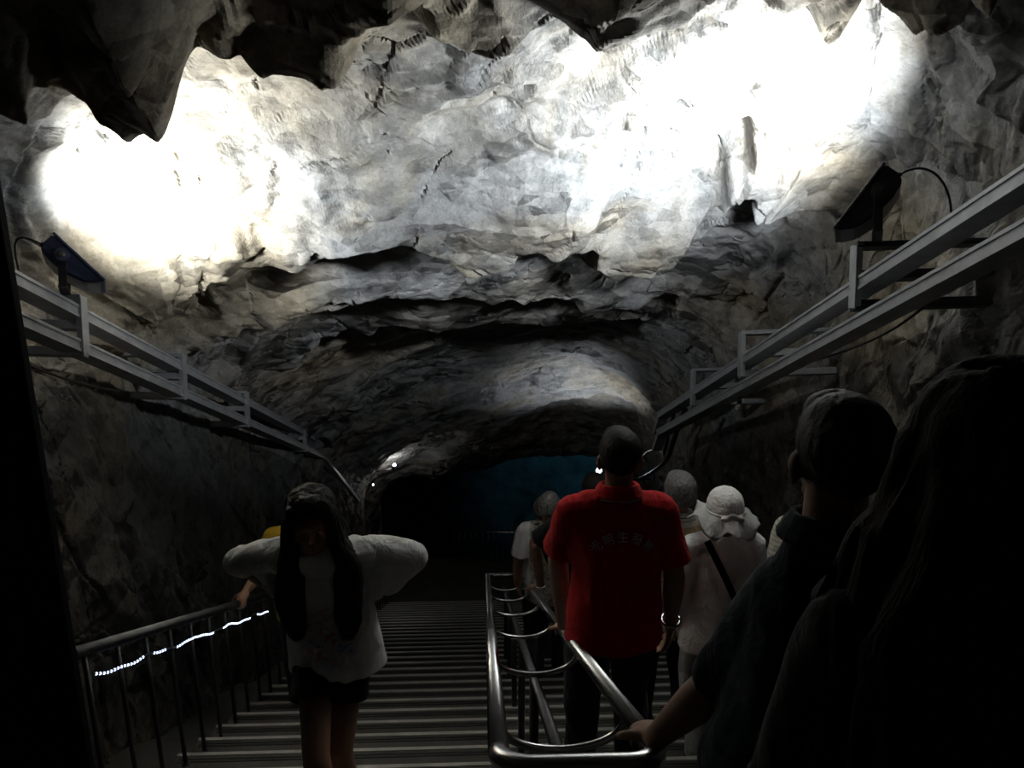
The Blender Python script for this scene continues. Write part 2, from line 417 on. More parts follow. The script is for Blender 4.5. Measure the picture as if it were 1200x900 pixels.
# ------------------------------------------------------------------ stairs
def stair_mat():
    m, nt, b = newmat('worn_concrete')
    n = tex_noise(nt, 3., 6, .7); n2 = tex_noise(nt, 60., 4, .7)
    r = ramp(nt, n.outputs['Fac'], [(.25, (.05, .047, .042)), (.55, (.09, .085, .075)), (.8, (.125, .118, .105))])
    g = ramp(nt, n2.outputs['Fac'], [(.3, (.7, .7, .7)), (.7, (1.1, 1.1, 1.1))])
    link(nt, mix(nt, 1., r.outputs['Color'], g.outputs['Color'], 'MULTIPLY'), b.inputs['Base Color'])
    b.inputs['Roughness'].default_value = .6; bump(nt, b, n2.outputs['Fac'], .25, .004); return m
CONC = stair_mat()
NOSING = plain('pale_nosing_strip', (.50, .49, .45), .45, .2, .15, 8, .1, 80)
GROOVE = plain('dark_grip_strip', (.02, .02, .02), .8, 0, .2, 10, .1, 80)
RUN = .340; RISE = RUN*TA
Y0 = at_h(500, 895, 0).y % RUN
YLAND = 13.9
SX0, SX1 = -1.97, 2.62
stairs = empty('staircase', (0, 0, 0), 0, 'long concrete staircase with pale nosing strips going down the middle of the rock tunnel', 'staircase')
nst = int((YLAND + 1.2)/RUN)
k0 = -int((1.2+Y0)/RUN)
for i in range(k0, k0+nst+1):
    y = Y0 + i*RUN; z = nose(y)
    if y > YLAND: break
    ylast = y
    bm = bmesh.new()
    add_box(bm, ((SX0+SX1)/2, y - RUN/2, z - .2), (SX1-SX0, RUN-.0005, .4), None)
    st = obj_bm('step', bm, CONC, stairs)
    bm = bmesh.new()
    add_box(bm, ((SX0+SX1)/2, y - .018, z + .003), (SX1-SX0-.02, .028, .010), None, .002)
    obj_bm('nosing', bm, NOSING, st)
    bm = bmesh.new()
    for dy in (.058, .082):
        add_box(bm, ((SX0+SX1)/2, y - dy, z + .001), (SX1-SX0-.06, .013, .004), None)
    obj_bm('grip_strip', bm, GROOVE, st)
ZLAND = nose(ylast) - RISE
bm = bmesh.new(); add_box(bm, (.5, ylast + 1.05, ZLAND - .2), (6.2, 2.1, .4)); fl = obj_bm('floor', bm, CONC); fl['kind'] = 'structure'
# side gutters between the steps and the walls
def gutter(name, x0, x1):
    bm = bmesh.new(); ys = np.linspace(-3, YLAND+.05, 120); rows = []
    for y in ys:
        rows.append([bm.verts.new((x, y, nose(y) - .22 + .02*math.sin(y*3+x*5) + .012*math.sin(y*11+x*9))) for x in np.linspace(x0, x1, 10)])
    for a, b in zip(rows, rows[1:]):
        for p in range(9): bm.faces.new((a[p], a[p+1], b[p+1], b[p]))
    o = obj_bm(name, bm, CONC, None, True); o['kind'] = 'structure'
gutter('floor_gutter_left', -3.2, SX0 + .01); gutter('floor_gutter_right', SX1 - .01, 3.3)

# ------------------------------------------------------------------ centre double handrail
HR = .93
tl0, tl1 = at_h(588, 850, HR), at_h(570, 674, HR); tr0, tr1 = at_h(750, 850, HR), at_h(609, 674, HR)
XL = (tl0.x+tl1.x)/2; XR = (tr0.x+tr1.x)/2
YS = at_h(680, 893, HR).y; YN = (tl1.y+tr1.y)/2
print('RAIL', XL, XR, tl0.x, tl1.x, tr0.x, tr1.x, 'Y', YS, YN)
hr = empty('centre_handrail', P((XL+XR)/2, YS, 0), 0, 'polished steel double handrail with hanging hoops in the middle of the stairs', 'handrail')
hloc = hr.location.copy()
def rel(p): return Vector(p) - hloc
XM = (XL+XR)/2
RT = .027
def corner(x, sx, n=8):        # rounded end: the tube turns down and across
    return []
for x in (XL, XR):
    bm = bmesh.new(); tube(bm, [rel(P(x, YS+.085, HR)), rel(P(x, YN, HR))], RT, 16); obj_bm('rail', bm, STEEL, hr)
def end_loop(yc, sgn):
    pts = []
    R = .085
    for k in range(9):
        a = PI/2*k/8; pts.append(rel(P(XL + R - R*math.cos(a), yc + sgn*(R - R*math.sin(a)), HR - .01*math.sin(a))))
    for k in range(9):
        a = PI/2*(1-k/8); pts.append(rel(P(XR - R + R*math.cos(a), yc + sgn*(R - R*math.sin(a)), HR - .01*math.sin(a))))
    bm = bmesh.new(); tube(bm, pts, RT, 16); return bm
obj_bm('end_bar', end_loop(YS, 1), STEEL, hr); obj_bm('end_bar', end_loop(YN+.085, -1), STEEL, hr)
ARC = .125
ya = at_h(660, 878, HR-ARC).y; yb = at_h(590, 692, HR-ARC).y
print('ARCS', [round(at_h(600, q, HR-ARC).y, 2) for q in (878, 797.5, 752.6, 725, 708, 692)])
NA = 6
for i in range(NA):
    y = ya + (yb-ya)*i/(NA-1)
    pts = []
    for k in range(25):
        t = PI*k/24; pts.append(rel(P(XM - (XR-XL)/2*math.cos(t), y, HR - ARC*math.sin(t)**.8)))
    bm = bmesh.new(); tube(bm, pts, .0125, 10); obj_bm('hoop', bm, STEEL, hr)
bm = bmesh.new(); tube(bm, [rel(P(XM, ya-.12, HR-ARC-.035)), rel(P(XM, YN-.05, HR-ARC-.035))], .022, 12); obj_bm('spine_tube', bm, DULLSTEEL, hr)
for i in range(NA):
    y = ya + (yb-ya)*i/(NA-1) + .03
    ks = math.ceil((y - Y0)/RUN); zt = nose(Y0 + ks*RUN)
    bm = bmesh.new(); tube(bm, [rel((XM, y, zt)), rel(P(XM, y, HR-ARC-.03))], .022, 12)
    add_box(bm, rel((XM, y, zt+.006)), (.12, .12, .012), None, .003); obj_bm('post', bm, DULLSTEEL, hr)

# ------------------------------------------------------------------ left railing with balusters
XRL = -1.88
q0, q1 = at_x(90, 757, XRL), at_x(299, 706, XRL)
HL = ((q0.z - nose(q0.y)) + (q1.z - nose(q1.y)))/2
print('LEFT RAIL h', q0.z-nose(q0.y), q1.z-nose(q1.y))
lr = empty('stair_railing', P(XRL, q0.y, 0), 0, 'dull metal baluster railing along the left rock wall with lights under its handrail', 'railing')
lloc = lr.location.copy()
yb0 = at_x(98.8, 770, XRL).y; sp = (at_x(295, 715, XRL).y - yb0)/8.
print('BALUSTER spacing', sp)
bm = bmesh.new(); tube(bm, [P(XRL, yb0-.1, HL)-lloc, P(XRL, YLAND-.1, HL)-lloc], .030, 14); obj_bm('handrail', bm, DULLSTEEL, lr)
nb = int((YLAND - yb0)/sp)
for i in range(0, nb+1):
    y = yb0 + i*sp
    ks = math.ceil((y - Y0)/RUN); zt = nose(Y0 + ks*RUN)
    bm = bmesh.new(); tube(bm, [Vector((XRL, y, zt))-lloc, P(XRL, y, HL-.02)-lloc], .0135, 8)
    tube(bm, [Vector((XRL, y, zt))-lloc, Vector((XRL, y, zt+.012))-lloc], .026, 10)
    obj_bm('baluster', bm, DULLSTEEL, lr)

# rope light hung under the handrail
CABLE = plain('clear_cable', (.10, .11, .16), .3, 0, .1, 20, 0)
LED = emit('white_blue_led', (.62, .72, 1.0), 3.2)
LEDDIM = emit('blue_led', (.25, .33, 1.0), .55)
def rope(name, y0, y1, mat, label, step, sag=.02, drop=.13, x=XRL+.018, skip=()):
    o = empty(name, P(x, y0, HL-drop), 0, label, 'rope light', 'rope lights on the left railing'); ol = o.location.copy()
    n = int((y1-y0)/.05); pts = []
    for i in range(n+1):
        y = y0 + (y1-y0)*i/n; ph = ((y - yb0)/(sp*2)) % 1
        pts.append(P(x, y, HL - drop - sag*4*ph*(1-ph) + .004*math.sin(y*23)) - ol)
    bm = bmesh.new(); tube(bm, pts, .006, 6); obj_bm('cable', bm, CABLE, o)
    bm = bmesh.new(); sphere(bm, (0, 0, 0), .0068, 8, (1, 1.25, 1)); me = None
    d = 0; j = 0; nxt = 0
    src = obj_bm('bulb', bm, mat, o)
    first = True
    yy = y0 + .02
    while yy < y1 - .02 and j < 99:
        ph = ((yy - yb0)/(sp*2)) % 1
        pos = P(x + .003, yy, HL - drop - sag*4*ph*(1-ph) + .004*math.sin(yy*23)) - ol
        if math.sin(yy*7.3) + .6*math.sin(yy*17.1+1) > -.75:
            if first: src.location = pos; first = False
            else:
                c = src.copy(); COL.objects.link(c); c.location = pos
            j += 1
        yy += step
    return o
rope('rope_light', yb0+.02, at_x(312, 722, XRL).y, LED, 'lit white rope light under the railing handrail beside the girl in white', .034)
rope('rope_light', 9.0, 13.3, LEDDIM, 'dim blue rope light on the far end of the left railing near the landing', .085, .03, .16)

# railing at the far edge of the landing
fr = empty('landing_railing', (.4, ylast+1.95, ZLAND), 0, 'dark baluster railing across the far landing at the bottom of the stairs', 'railing')
A_, B_ = at_y(530, 619.5, ylast+1.95), at_y(622, 629, ylast+1.95)
print('LANDRAIL', A_.z-ZLAND, B_.z-ZLAND, A_.x, B_.x)
zt = (A_.z+B_.z)/2 - ZLAND
x0, x1 = A_.x-.4, 3.2
bm = bmesh.new(); tube(bm, [(x0, 0, zt+.06), (x1-.4, 0, zt-.12)], .024, 12); obj_bm('handrail', bm, STEEL, fr)
for i in range(26):
    x = x0 + .03 + i*.125
    bm = bmesh.new(); tube(bm, [(x, 0, 0), (x, 0, zt + .04 - (x-x0)*.055)], .011, 8); obj_bm('baluster', bm, DULLSTEEL, fr)

# ------------------------------------------------------------------ cable trays on both walls
def tray(side, X, lo, up, brackets, yend, label, xwall, bend):
    ploL = [at_x(a, b, X) for a, b in lo]; pup = [at_x(a, b, X) for a, b in up]
    hlo = sum(p.z-nose(p.y) for p in ploL)/len(ploL); hup = sum(p.z-nose(p.y) for p in pup)/len(pup)
    print('TRAY', side, [round(p.z-nose(p.y), 2) for p in ploL], [round(p.z-nose(p.y), 2) for p in pup], [round(p.y, 2) for p in ploL])
    y0 = -1.0
    o = empty('cable_tray', P(X, y0, hlo), 0, label, 'cable tray'); ol = o.location.copy()
    nrm = Vector((0, math.sin(math.atan(TA)), math.cos(math.atan(TA))))
    s = side
    BH, BD = .070, .13
    for hh in (hlo, hup):
        a, b = P(X - s*0 + s*BD/2, y0, hh) - ol, P(X + s*BD/2, yend, hh) - ol
        bm = bmesh.new(); beam(bm, a, b, BD, BH, nrm, .004)
        # lips along the top and foot of the face
        for dz in (BH/2-.008, -BH/2+.008):
            q = nrm*dz + Vector((-s*(BD/2+.003), 0, 0)); beam(bm, a+q, b+q, .008, .016, nrm)
        obj_bm('beam', bm, TRAY, o)
        c = P(X + s*BD/2 + bend[0], yend + bend[1], hh + bend[2]) - ol
        bm = bmesh.new(); beam(bm, b, c, BD*.8, BH*.8, nrm, .004); obj_bm('beam', bm, TRAY, o)
    wdt = .075
    for (bx, by) in brackets:
        p = at_x(bx, by, X); y = p.y
        bm = bmesh.new()
        a = P(X - s*.012, y, hlo) - ol - nrm*(.045 if s < 0 else -.075); b = P(X - s*.012, y, hup) - ol + nrm*(.085 if s < 0 else .20)
        beam(bm, a, b, wdt, .012, Vector((1, 0, 0)))          # web plate
        for dy in (-wdt/2, wdt/2):
            t = Vector((0, dy*math.cos(math.atan(TA)), -dy*math.sin(math.atan(TA)))) + Vector((s*.012, 0, 0))
            beam(bm, a+t, b+t, .006, .03, Vector((1, 0, 0)))
        br = obj_bm('bracket', bm, TRAY, o)
        for q, up_ in ((a + nrm*.012, 0), ((a+b)/2, 0), (b - nrm*.006, 1)):
            bm = bmesh.new(); e = q + Vector((s*(abs(xwall-X)+.12), 0, .02))
            beam(bm, q, e, wdt, .05 if not up_ else .03, nrm, .003); obj_bm('arm', bm, TRAY if not (side > 0 and by < 330) else BLACKMETAL, br)
    return hlo, hup
trL = tray(-1, -2.32, [(17, 375), (87, 404), (214, 454)], [(8, 327), (82, 363), (215, 423)], [(95, 378), (213, 434), (288, 466), (355, 488), (398, 506)], 11.2,
     'double grey cable tray on brackets along the left rock wall', -2.7, (.15, 1.9, -.62))
trR = tray(1, 1.98, [(1200, 277), (1016, 368), (881, 442)], [(1200, 224), (1053, 299), (1000, 331), (897, 398)], [(1010, 316), (873, 406), (815, 441)], 8.6,
     'double grey cable tray on brackets along the right rock wall', 2.6, (.06, .5, -.14))

# ------------------------------------------------------------------ floodlights on the trays
GLASS = emit('lit_floodlight_glass', (.95, 1, 1), 6)
def floodlight(label, top, tip, side, Yd, metal, cable_to, foot_drop):
    """top, tip: ends of the glass in world space; side +1 when the lamp stands at the right wall"""
    top, tip = Vector(top), Vector(tip); L_ = (tip-top); ln = L_.length; l = L_/ln
    v = ((top+tip)/2 - CAMLOC).normalized(); v = (v - l*v.dot(l)).normalized()
    d = l.cross(v); d = d if d.x*side > 0 else -d       # behind the glass
    d = (d*math.cos(.16) - v*math.sin(.16)).normalized(); y = l.cross(d)
    if y.y < 0: y = -y
    o = empty('floodlight', (top+tip)/2, 0, label, 'floodlight'); ol = o.location.copy()
    k = ln/.42; W = .17*k
    prof = [(0, 0), (.42, 0), (.42, .016), (.356, .082), (.26, .12), (.133, .138), (.03, .128), (0, .085)]
    bm = bmesh.new(); A = []; B = []
    for a, b in prof:
        sh = .02 if b > .05 else 0
        A.append(bm.verts.new(top + l*a*k + d*b*k - y*(W-sh) - ol)); B.append(bm.verts.new(top + l*a*k + d*b*k + y*(W-sh) - ol))
    bm.faces.new(A); bm.faces.new(B[::-1])
    for i in range(len(prof)): bm.faces.new((A[i], B[i], B[(i+1) % len(prof)], A[(i+1) % len(prof)]))
    bmesh.ops.bevel(bm, geom=bm.edges[:], offset=.008, segments=2, affect='EDGES'); obj_bm('housing', bm, metal, o)
    R = Matrix((l, y, -d)).transposed()
    bm = bmesh.new(); add_box(bm, (top+tip)/2 - d*.004 - ol, (ln*.86, W*1.72, .006), R, .002); obj_bm('glass', bm, GLASS, o)
    bm = bmesh.new()
    for sgn in (-1, 1):
        add_box(bm, (top+tip)/2 - d*.006 + y*sgn*W*.95 - ol, (ln*1.02, .02, .016), R, .003)
    for e in (top + l*.012, tip - l*.012): add_box(bm, e - d*.006 - ol, (.022, W*1.9, .016), R, .003)
    obj_bm('glass_frame', bm, metal, o)
    piv = top + l*.14*k + d*.06*k
    foot = piv + Vector((side*.02, 0, -foot_drop))
    bm = bmesh.new()
    for sgn in (-1, 1):
        beam(bm, piv + y*sgn*(W+.012) - ol, foot + y*sgn*(W+.012) - ol, .008, .045, Vector((1, 0, 0)), .002)
    beam(bm, foot - y*(W+.016) - ol, foot + y*(W+.016) - ol, .05, .008, Vector((0, 0, 1)), .002); obj_bm('yoke', bm, BLACKMETAL, o)
    for sgn in (-1, 1):
        c = piv + y*sgn*(W+.016)
        bm = bmesh.new(); tube(bm, [c - y*sgn*.02 - ol, c + y*sgn*.006 - ol], .036, 20); obj_bm('pivot_disc', bm, metal, o)
        bm = bmesh.new()
        tube(bm, [c - ol, c + y*sgn*.014 - ol], .018, 14); tube(bm, [c + y*sgn*.012 - ol, c + y*sgn*.022 - ol], .008, 8); obj_bm('pivot_bolt', bm, STEEL, o)
    g0 = top + d*.06*k
    bm = bmesh.new(); tube(bm, [g0 + l*.01 - ol, g0 - l*.035 + d*.01 - ol], .014, 12); obj_bm('cable_gland', bm, RUBBER, o)
    g1 = g0 - l*.03 + d*.01
    ct = Vector(cable_to); bm = bmesh.new(); up = Vector((0, 0, 1))
    tube(bm, [p - ol for p in bezier(g1, g1 - l*.10 + Vector((side*.10, 0, .02)), ct + up*.20 + Vector((side*.01, 0, 0)), ct, 20)], .0065, 8); obj_bm('cable', bm, RUBBER, o)
    return foot, (top+tip)/2, -d
XFR = 1.93
yfr = at_x(1010, 316, 1.98).y
FR = floodlight('black floodlight on the right cable tray aimed up at the roof', at_y(1036.6, 203, yfr), at_y(980.4, 276, yfr), 1, 0, BLACKMETAL, at_y(1113, 268, yfr), .19)
yfl = at_x(88, 340, -2.32).y
FL = floodlight('navy floodlight on the left cable tray aimed up at the roof', at_y(64.4, 283, yfl), at_y(122, 336, yfl), -1, 0, NAVYMETAL, at_y(24, 327, yfl), .17)
print('FLOOD', FR, FL)
# ------------------------------------------------------------------ people
def ground(y):
    return nose(Y0 + math.ceil((y - Y0)/RUN - 1e-6)*RUN)
class Blob:
    def __init__(s): s.bm = bmesh.new()
    def ell(s, c, r, rot=None, seg=20):
        q = bmesh.ops.create_uvsphere(s.bm, u_segments=seg, v_segments=seg*2//3, radius=1)
        M = Matrix.Translation(Vector(c)) @ (rot.to_4x4() if rot is not None else Matrix()) @ Matrix.Diagonal((*r, 1))
        bmesh.ops.transform(s.bm, matrix=M, verts=q['verts'])
    def cap(s, a, ra, b, rb, seg=14):
        a, b = Vector(a), Vector(b); d = b-a; n = 5
        pts = [a - d.normalized()*ra*.92] + [a - d.normalized()*ra*.55] + [a.lerp(b, i/n) for i in range(n+1)] + [b + d.normalized()*rb*.55, b + d.normalized()*rb*.92]
        rr = [ra*.35, ra*.82] + [ra+(rb-ra)*i/n for i in range(n+1)] + [rb*.82, rb*.35]
        tube(s.bm, pts, rr, seg)
    def pipe(s, pts, rr, seg=16):
        tube(s.bm, pts, rr, seg)
    def loft(s, rings, seg=28, power=2.0):
        """rings: (center, rx, ry) or (center, rx, ry, xaxis, yaxis)"""
        R = []
        for q in rings:
            c, rx, ry = Vector(q[0]), q[1], q[2]
            ax, ay = (q[3], q[4]) if len(q) > 3 else (Vector((1, 0, 0)), Vector((0, 1, 0)))
            vs = []
            for k in range(seg):
                t = 2*PI*k/seg; cx, sx = math.cos(t), math.sin(t)
                vs.append(s.bm.verts.new(c + ax*rx*math.copysign(abs(cx)**(2/power), cx) + ay*ry*math.copysign(abs(sx)**(2/power), sx)))
            R.append(vs)
        for A, B in zip(R, R[1:]):
            for k in range(seg): s.bm.faces.new((A[k], A[(k+1) % seg], B[(k+1) % seg], B[k]))
        s.bm.faces.new(R[0][::-1]); s.bm.faces.new(R[-1])
    def done(s, name, mat, parent, voxel=.008, smooth=3, fold=None, scale=1.0, weight=None):
        bmesh.ops.recalc_face_normals(s.bm, faces=s.bm.faces[:])
        me = bpy.data.meshes.new('tmp'); s.bm.to_mesh(me); s.bm.free()
        t = bpy.data.objects.new('tmp', me); COL.objects.link(t)
        r = t.modifiers.new('r', 'REMESH'); r.mode = 'VOXEL'; r.voxel_size = voxel; r.use_smooth_shade = True
        if smooth:
            m = t.modifiers.new('s', 'SMOOTH'); m.factor = .5; m.iterations = smooth
        dg = bpy.context.evaluated_depsgraph_get(); dg.update()
        me2 = bpy.data.meshes.new_from_object(t.evaluated_get(dg), depsgraph=dg)
        bpy.data.objects.remove(t); bpy.data.meshes.remove(me)
        n = len(me2.vertices); co = np.empty(n*3, np.float32); me2.vertices.foreach_get('co', co); co = co.reshape(-1, 3).astype(float)
        if fold:
            no = np.empty(n*3, np.float32); me2.vertices.foreach_get('normal', no); no = no.reshape(-1, 3)
            amp, fs, kk = fold[:3]; str_ = fold[3] if len(fold) > 3 else (1, 1, 1)
            x, y, z = co[:, 0]*fs*str_[0], co[:, 1]*fs*str_[1], co[:, 2]*fs*str_[2]
            w = fbm(x*.6, y*.6, z*.6, 2, kk+50)
            d = 1 - 2*np.abs(fbm(x + w, y + w, z + .7*w, 3, kk))*1.6
            co = co + no*(amp*d)[:, None]
        me2.vertices.foreach_set('co', (co*scale).astype(np.float32).ravel()); me2.update()
        me2.polygons.foreach_set('use_smooth', [True]*len(me2.polygons))
        me2.name = name; me2.materials.clear(); me2.materials.append(mat)
        return link_obj(bpy.data.objects.new(name, me2), parent)

def basis(d, n):
    d = d.normalized(); n = (n - d*n.dot(d)).normalized(); return d, n, d.cross(n)
def hand(B, W, d, n, curl=.25, side=1, k=1.0, thumb=.6):
    """W wrist, d hand direction, n the way the palm faces, side +1: the thumb is on the +s side"""
    d, n, s = basis(Vector(d), Vector(n)); s = s*side; W = Vector(W)
    R = Matrix((s, d, n)).transposed()
    B.ell(W + d*.048*k, (.040*k, .052*k, .016*k), R)
    B.ell(W + d*.070*k, (.041*k, .030*k, .0135*k), R)
    B.cap(W - d*.015*k, .024*k, W + d*.03*k, .022*k)
    for i, (o, ln, r) in enumerate(((.031, .068, .0088), (.0105, .077, .0092), (-.0105, .071, .0088), (-.031, .056, .0078))):
        p = W + d*(.093 - .006*abs(i-1.2))*k + s*o*k; ang = .1 + curl*.5 + .05*i
        q0 = p - d*.02*k
        for j, f in enumerate((.45, .31, .24)):
            dd = d*math.cos(ang) + n*math.sin(ang) + s*(o*1.3)
            q1 = p + dd.normalized()*ln*f*k*1.05
            B.cap(q0 if j == 0 else p, r*k*(1-.05*j), q1, r*k*(.93-.07*j), 10); p = q1; ang += curl*1.05
    t0 = W + d*.028*k + s*.026*k
    t1 = t0 + (d*.55 + s*.75 + n*.35*thumb).normalized()*.040*k
    t2 = t1 + (d*.85 + s*.25 + n*.6*thumb).normalized()*.032*k
    t3 = t2 + (d*.9 - s*.05 + n*.7*thumb).normalized()*.025*k
    B.cap(t0, .0135*k, t1, .0115*k, 10); B.cap(t1, .0112*k, t2, .0095*k, 10); B.cap(t2, .0095*k, t3, .0078*k, 10)

def rotm(rx=0, ry=0, rz=0): return Euler((rx, ry, rz), 'XYZ').to_matrix()
def head(B, c, R, k=1.0):
    """c: base of the skull (top of the neck); R turns the head; +y is the face"""
    T = lambda p: Vector(c) + R @ (Vector(p)*k)
    def e(p, r): B.ell(T(p), tuple(x*k for x in r), R)
    e((0, -.012, .115), (.074, .094, .083)); e((0, .030, .085), (.066, .064, .075)); e((0, .048, .045), (.050, .048, .060))
    e((0, .078, .012), (.026, .020, .020)); e((0, .055, .005), (.044, .038, .022))
    e((0, .083, .095), (.052, .016, .012))                                                # brow
    B.cap(T((0, .092, .088)), .009*k, T((0, .112, .052)), .013*k, 10); e((0, .104, .046), (.018, .012, .010))
    e((0, .093, .022), (.024, .011, .007)); e((0, .091, .012), (.020, .010, .007))         # lips
    for s in (-1, 1):
        e((s*.036, .074, .055), (.022, .020, .022)); e((s*.075, -.002, .068), (.010, .020, .032)); e((s*.082, -.010, .078), (.008, .016, .022))
        e((s*.031, .086, .078), (.015, .008, .008))
    return T
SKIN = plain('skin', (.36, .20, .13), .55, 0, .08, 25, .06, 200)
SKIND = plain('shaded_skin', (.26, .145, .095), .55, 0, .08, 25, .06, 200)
HAIRB = plain('black_hair', (.008, .007, .006), .6, 0, .3, 40, .25, 90, .2)
HAIRD = plain('dark_hair', (.016, .012, .011), .5, 0, .3, 40, .25, 90)
def streak(name, a, b_, sx=120, sz=12, rough=.55, spec=.5):
    m, nt, b = newmat(name); tc = nt.nodes.new('ShaderNodeTexCoord'); mp = nt.nodes.new('ShaderNodeMapping'); mp.inputs['Scale'].default_value = (sx, sx, sz)
    n = nt.nodes.new('ShaderNodeTexNoise'); n.inputs['Scale'].default_value = 1; n.inputs['Detail'].default_value = 4
    link(nt, tc.outputs['Object'], mp.inputs['Vector']); link(nt, mp.outputs[0], n.inputs['Vector'])
    r = ramp(nt, n.outputs['Fac'], [(.35, a), (.65, b_)]); link(nt, r.outputs['Color'], b.inputs['Base Color']); b.inputs['Roughness'].default_value = rough; b.inputs['Specular IOR Level'].default_value = spec
    bump(nt, b, n.outputs['Fac'], .6, .006); return m
HAIRGREY = streak('grey_hair', (.10, .10, .10), (.34, .34, .33), 110, 45)
HAIRGREYD = streak('greying_hair', (.05, .05, .05), (.22, .21, .20), 110, 45)
HAIRLONG = streak('long_black_hair', (.006, .005, .005), (.018, .015, .015), 140, 6, .55, .2)
HAIRRED = streak('long_dark_hair', (.006, .004, .004), (.012, .007, .006), 140, 6, .7, .06)
DENIM = cloth('dark_trousers', (.022, .024, .032))
NAVY = cloth('navy_cloth', (.012, .019, .028))
BLACKC = cloth('black_cloth', (.008, .008, .010))
WHITEC = cloth('white_cloth', (.84, .84, .84), fold=.6)
REDC = cloth('red_polo_cloth', (.5, .014, .019), fold=.45)
YELLOW = cloth('yellow_cloth', (.55, .36, .03))
GREYC = cloth('grey_cloth', (.30, .31, .33))
SHOEW = plain('pale_shoe', (.45, .45, .43), .6); SHOED = plain('dark_shoe', (.03, .03, .032), .6)

def person(label, crown, Y, face=0.0, hand_target=None, pose=None, skin=SKIN, shirt=REDC, trousers=DENIM, shoes=SHOED, hair='short', hairmat=HAIRB,
           girth=1.0, sleeve='short', voxel=.009, shorts=False, headrot=(0, 0, 0), lean=0.0, S=None, X=None, collar=False, hem=.80, zoff=0.0, loose=1.0, ctop=1.70, extra=None, hands=(0.3, 0.3)):
    """crown: pixel of the top of the head; Y: how far down the tunnel; face: heading, 0 = walking away down the stairs.
    All joints below are for a body 1.70 tall."""
    c = at_y(crown[0], crown[1], Y); g = ground(Y) + zoff
    if S is None: S = c.z - g
    k = S/ctop
    root = empty('person', (c.x if X is None else X, Y, g), face, label, 'person')
    Mi = (Matrix.Translation(root.location) @ Matrix.Rotation(face, 4, 'Z') @ Matrix.Scale(k, 4)).inverted()
    def loc(w): return Mi @ Vector(w)
    print('PERSON', label[:40], 'S', round(S, 2), 'real', round(S*.9, 2), 'X', round(root.location.x, 2), 'Y', Y)
    J = dict(neck=Vector((0, -.015 + lean*.45, 1.445)), hipc=Vector((0, 0, .93)),
             shL=Vector((-.175, -.01 + lean*.42, 1.395)), shR=Vector((.175, -.01 + lean*.42, 1.395)),
             elL=Vector((-.235, -.04 + lean*.3, 1.115)), elR=Vector((.235, -.04 + lean*.3, 1.115)),
             wrL=Vector((-.245, .05 + lean*.3, .875)), wrR=Vector((.245, .05 + lean*.3, .875)),
             hpL=Vector((-.088, 0, .91)), hpR=Vector((.088, 0, .91)),
             knL=Vector((-.095, .03, .50)), knR=Vector((.095, .02, .50)), anL=Vector((-.095, -.02, .09)), anR=Vector((.095, -.02, .09)))
    PN = dict(pnL=Vector((.9, .2, 0)), pnR=Vector((-.9, .2, 0)), hdL=None, hdR=None)
    stepd = RUN/k                                   # one foot on the next tread down when walking down
    if pose:
        for a, v in pose(loc, stepd, RISE/k).items():
            (PN if a in PN else J)[a] = Vector(v) if v is not None else None
    g_ = girth
    # ---- body: one continuous surface
    B = Blob()
    Rh = rotm(*headrot); hc = J['neck'] + Vector((0, .012 + lean*.05, .055)) 
    T = head(B, hc, Rh)
    B.cap(J['neck'] - Vector((0, 0, .04)), .058, hc + Vector((0, 0, .05)), .052)
    chest = (J['shL']+J['shR'])/2
    wa = J['hipc'].lerp(chest, .42)
    B.loft([(J['hipc'] - Vector((0, 0, .07)), .12*g_, .09*g_), (J['hipc'], .165*g_, .115*g_), (wa, .135*g_, .10*g_), (chest - Vector((0, 0, .13)), .16*g_, .115*g_), (chest - Vector((0, 0, .02)), .15, .085), (chest + Vector((0, 0, .03)), .08, .06)])
    for s in 'LR':
        sh, el, wr = J['sh'+s], J['el'+s], J['wr'+s]
        B.cap(J['neck'] - Vector((0, 0, .03)), .05, sh, .055)
        B.cap(sh, .052*g_, el, .040*g_); B.cap(el, .041*g_, el.lerp(wr, .35), .040*g_); B.cap(el.lerp(wr, .35), .040*g_, wr, .026)
        d = PN['hd'+s] or (wr-el).normalized()
        hand(B, wr, d, PN['pn'+s], hands[0 if s == 'L' else 1], 1 if s == 'L' else -1)
        hp, kn, an = J['hp'+s], J['kn'+s], J['an'+s]
        B.cap(hp, .082*g_, kn, .054); B.cap(kn, .054, kn.lerp(an, .3), .055); B.cap(kn.lerp(an, .3) - Vector((0, .012, 0)), .053, an, .034)
        B.cap(an - Vector((0, .03, .045)), .032, an + Vector((0, .10, -.06)), .026)
    body = B.done('body', skin, root, voxel, 3, None, k)
    # ---- trousers
    B = Blob(); e = .014
    top = J['hipc'] + Vector((0, 0, .09))
    B.loft([(J['hipc'] - Vector((0, 0, .12)), .13*g_, .10*g_), (J['hipc'], .178*g_, .128*g_), (top, .162*g_, .115*g_)])
    for s in 'LR':
        hp, kn, an = J['hp'+s], J['kn'+s], J['an'+s]
        if shorts:
            B.pipe([hp + Vector((0, 0, .02)), hp.lerp(kn, .3), hp.lerp(kn, shorts)], [.098*g_, .100*g_, .102*g_], 22)
        else:
            B.pipe([hp + Vector((0, 0, .02)), hp.lerp(kn, .5), kn, kn.lerp(an, .5), an + Vector((0, 0, .0))], [.096*g_, .086*g_, .074*g_, .070*g_, .066*g_], 20)
    B.done('shorts' if shorts else 'trousers', trousers, root, voxel, 3, (.006, 7, 3, (1, 1, .6)), k)
    # ---- shirt
    B = Blob(); lo = loose
    hemc = J['hipc'].lerp(chest, (hem - .93)/(1.395-.93)) if hem >= .93 else J['hipc'] + Vector((0, 0, hem - .93))
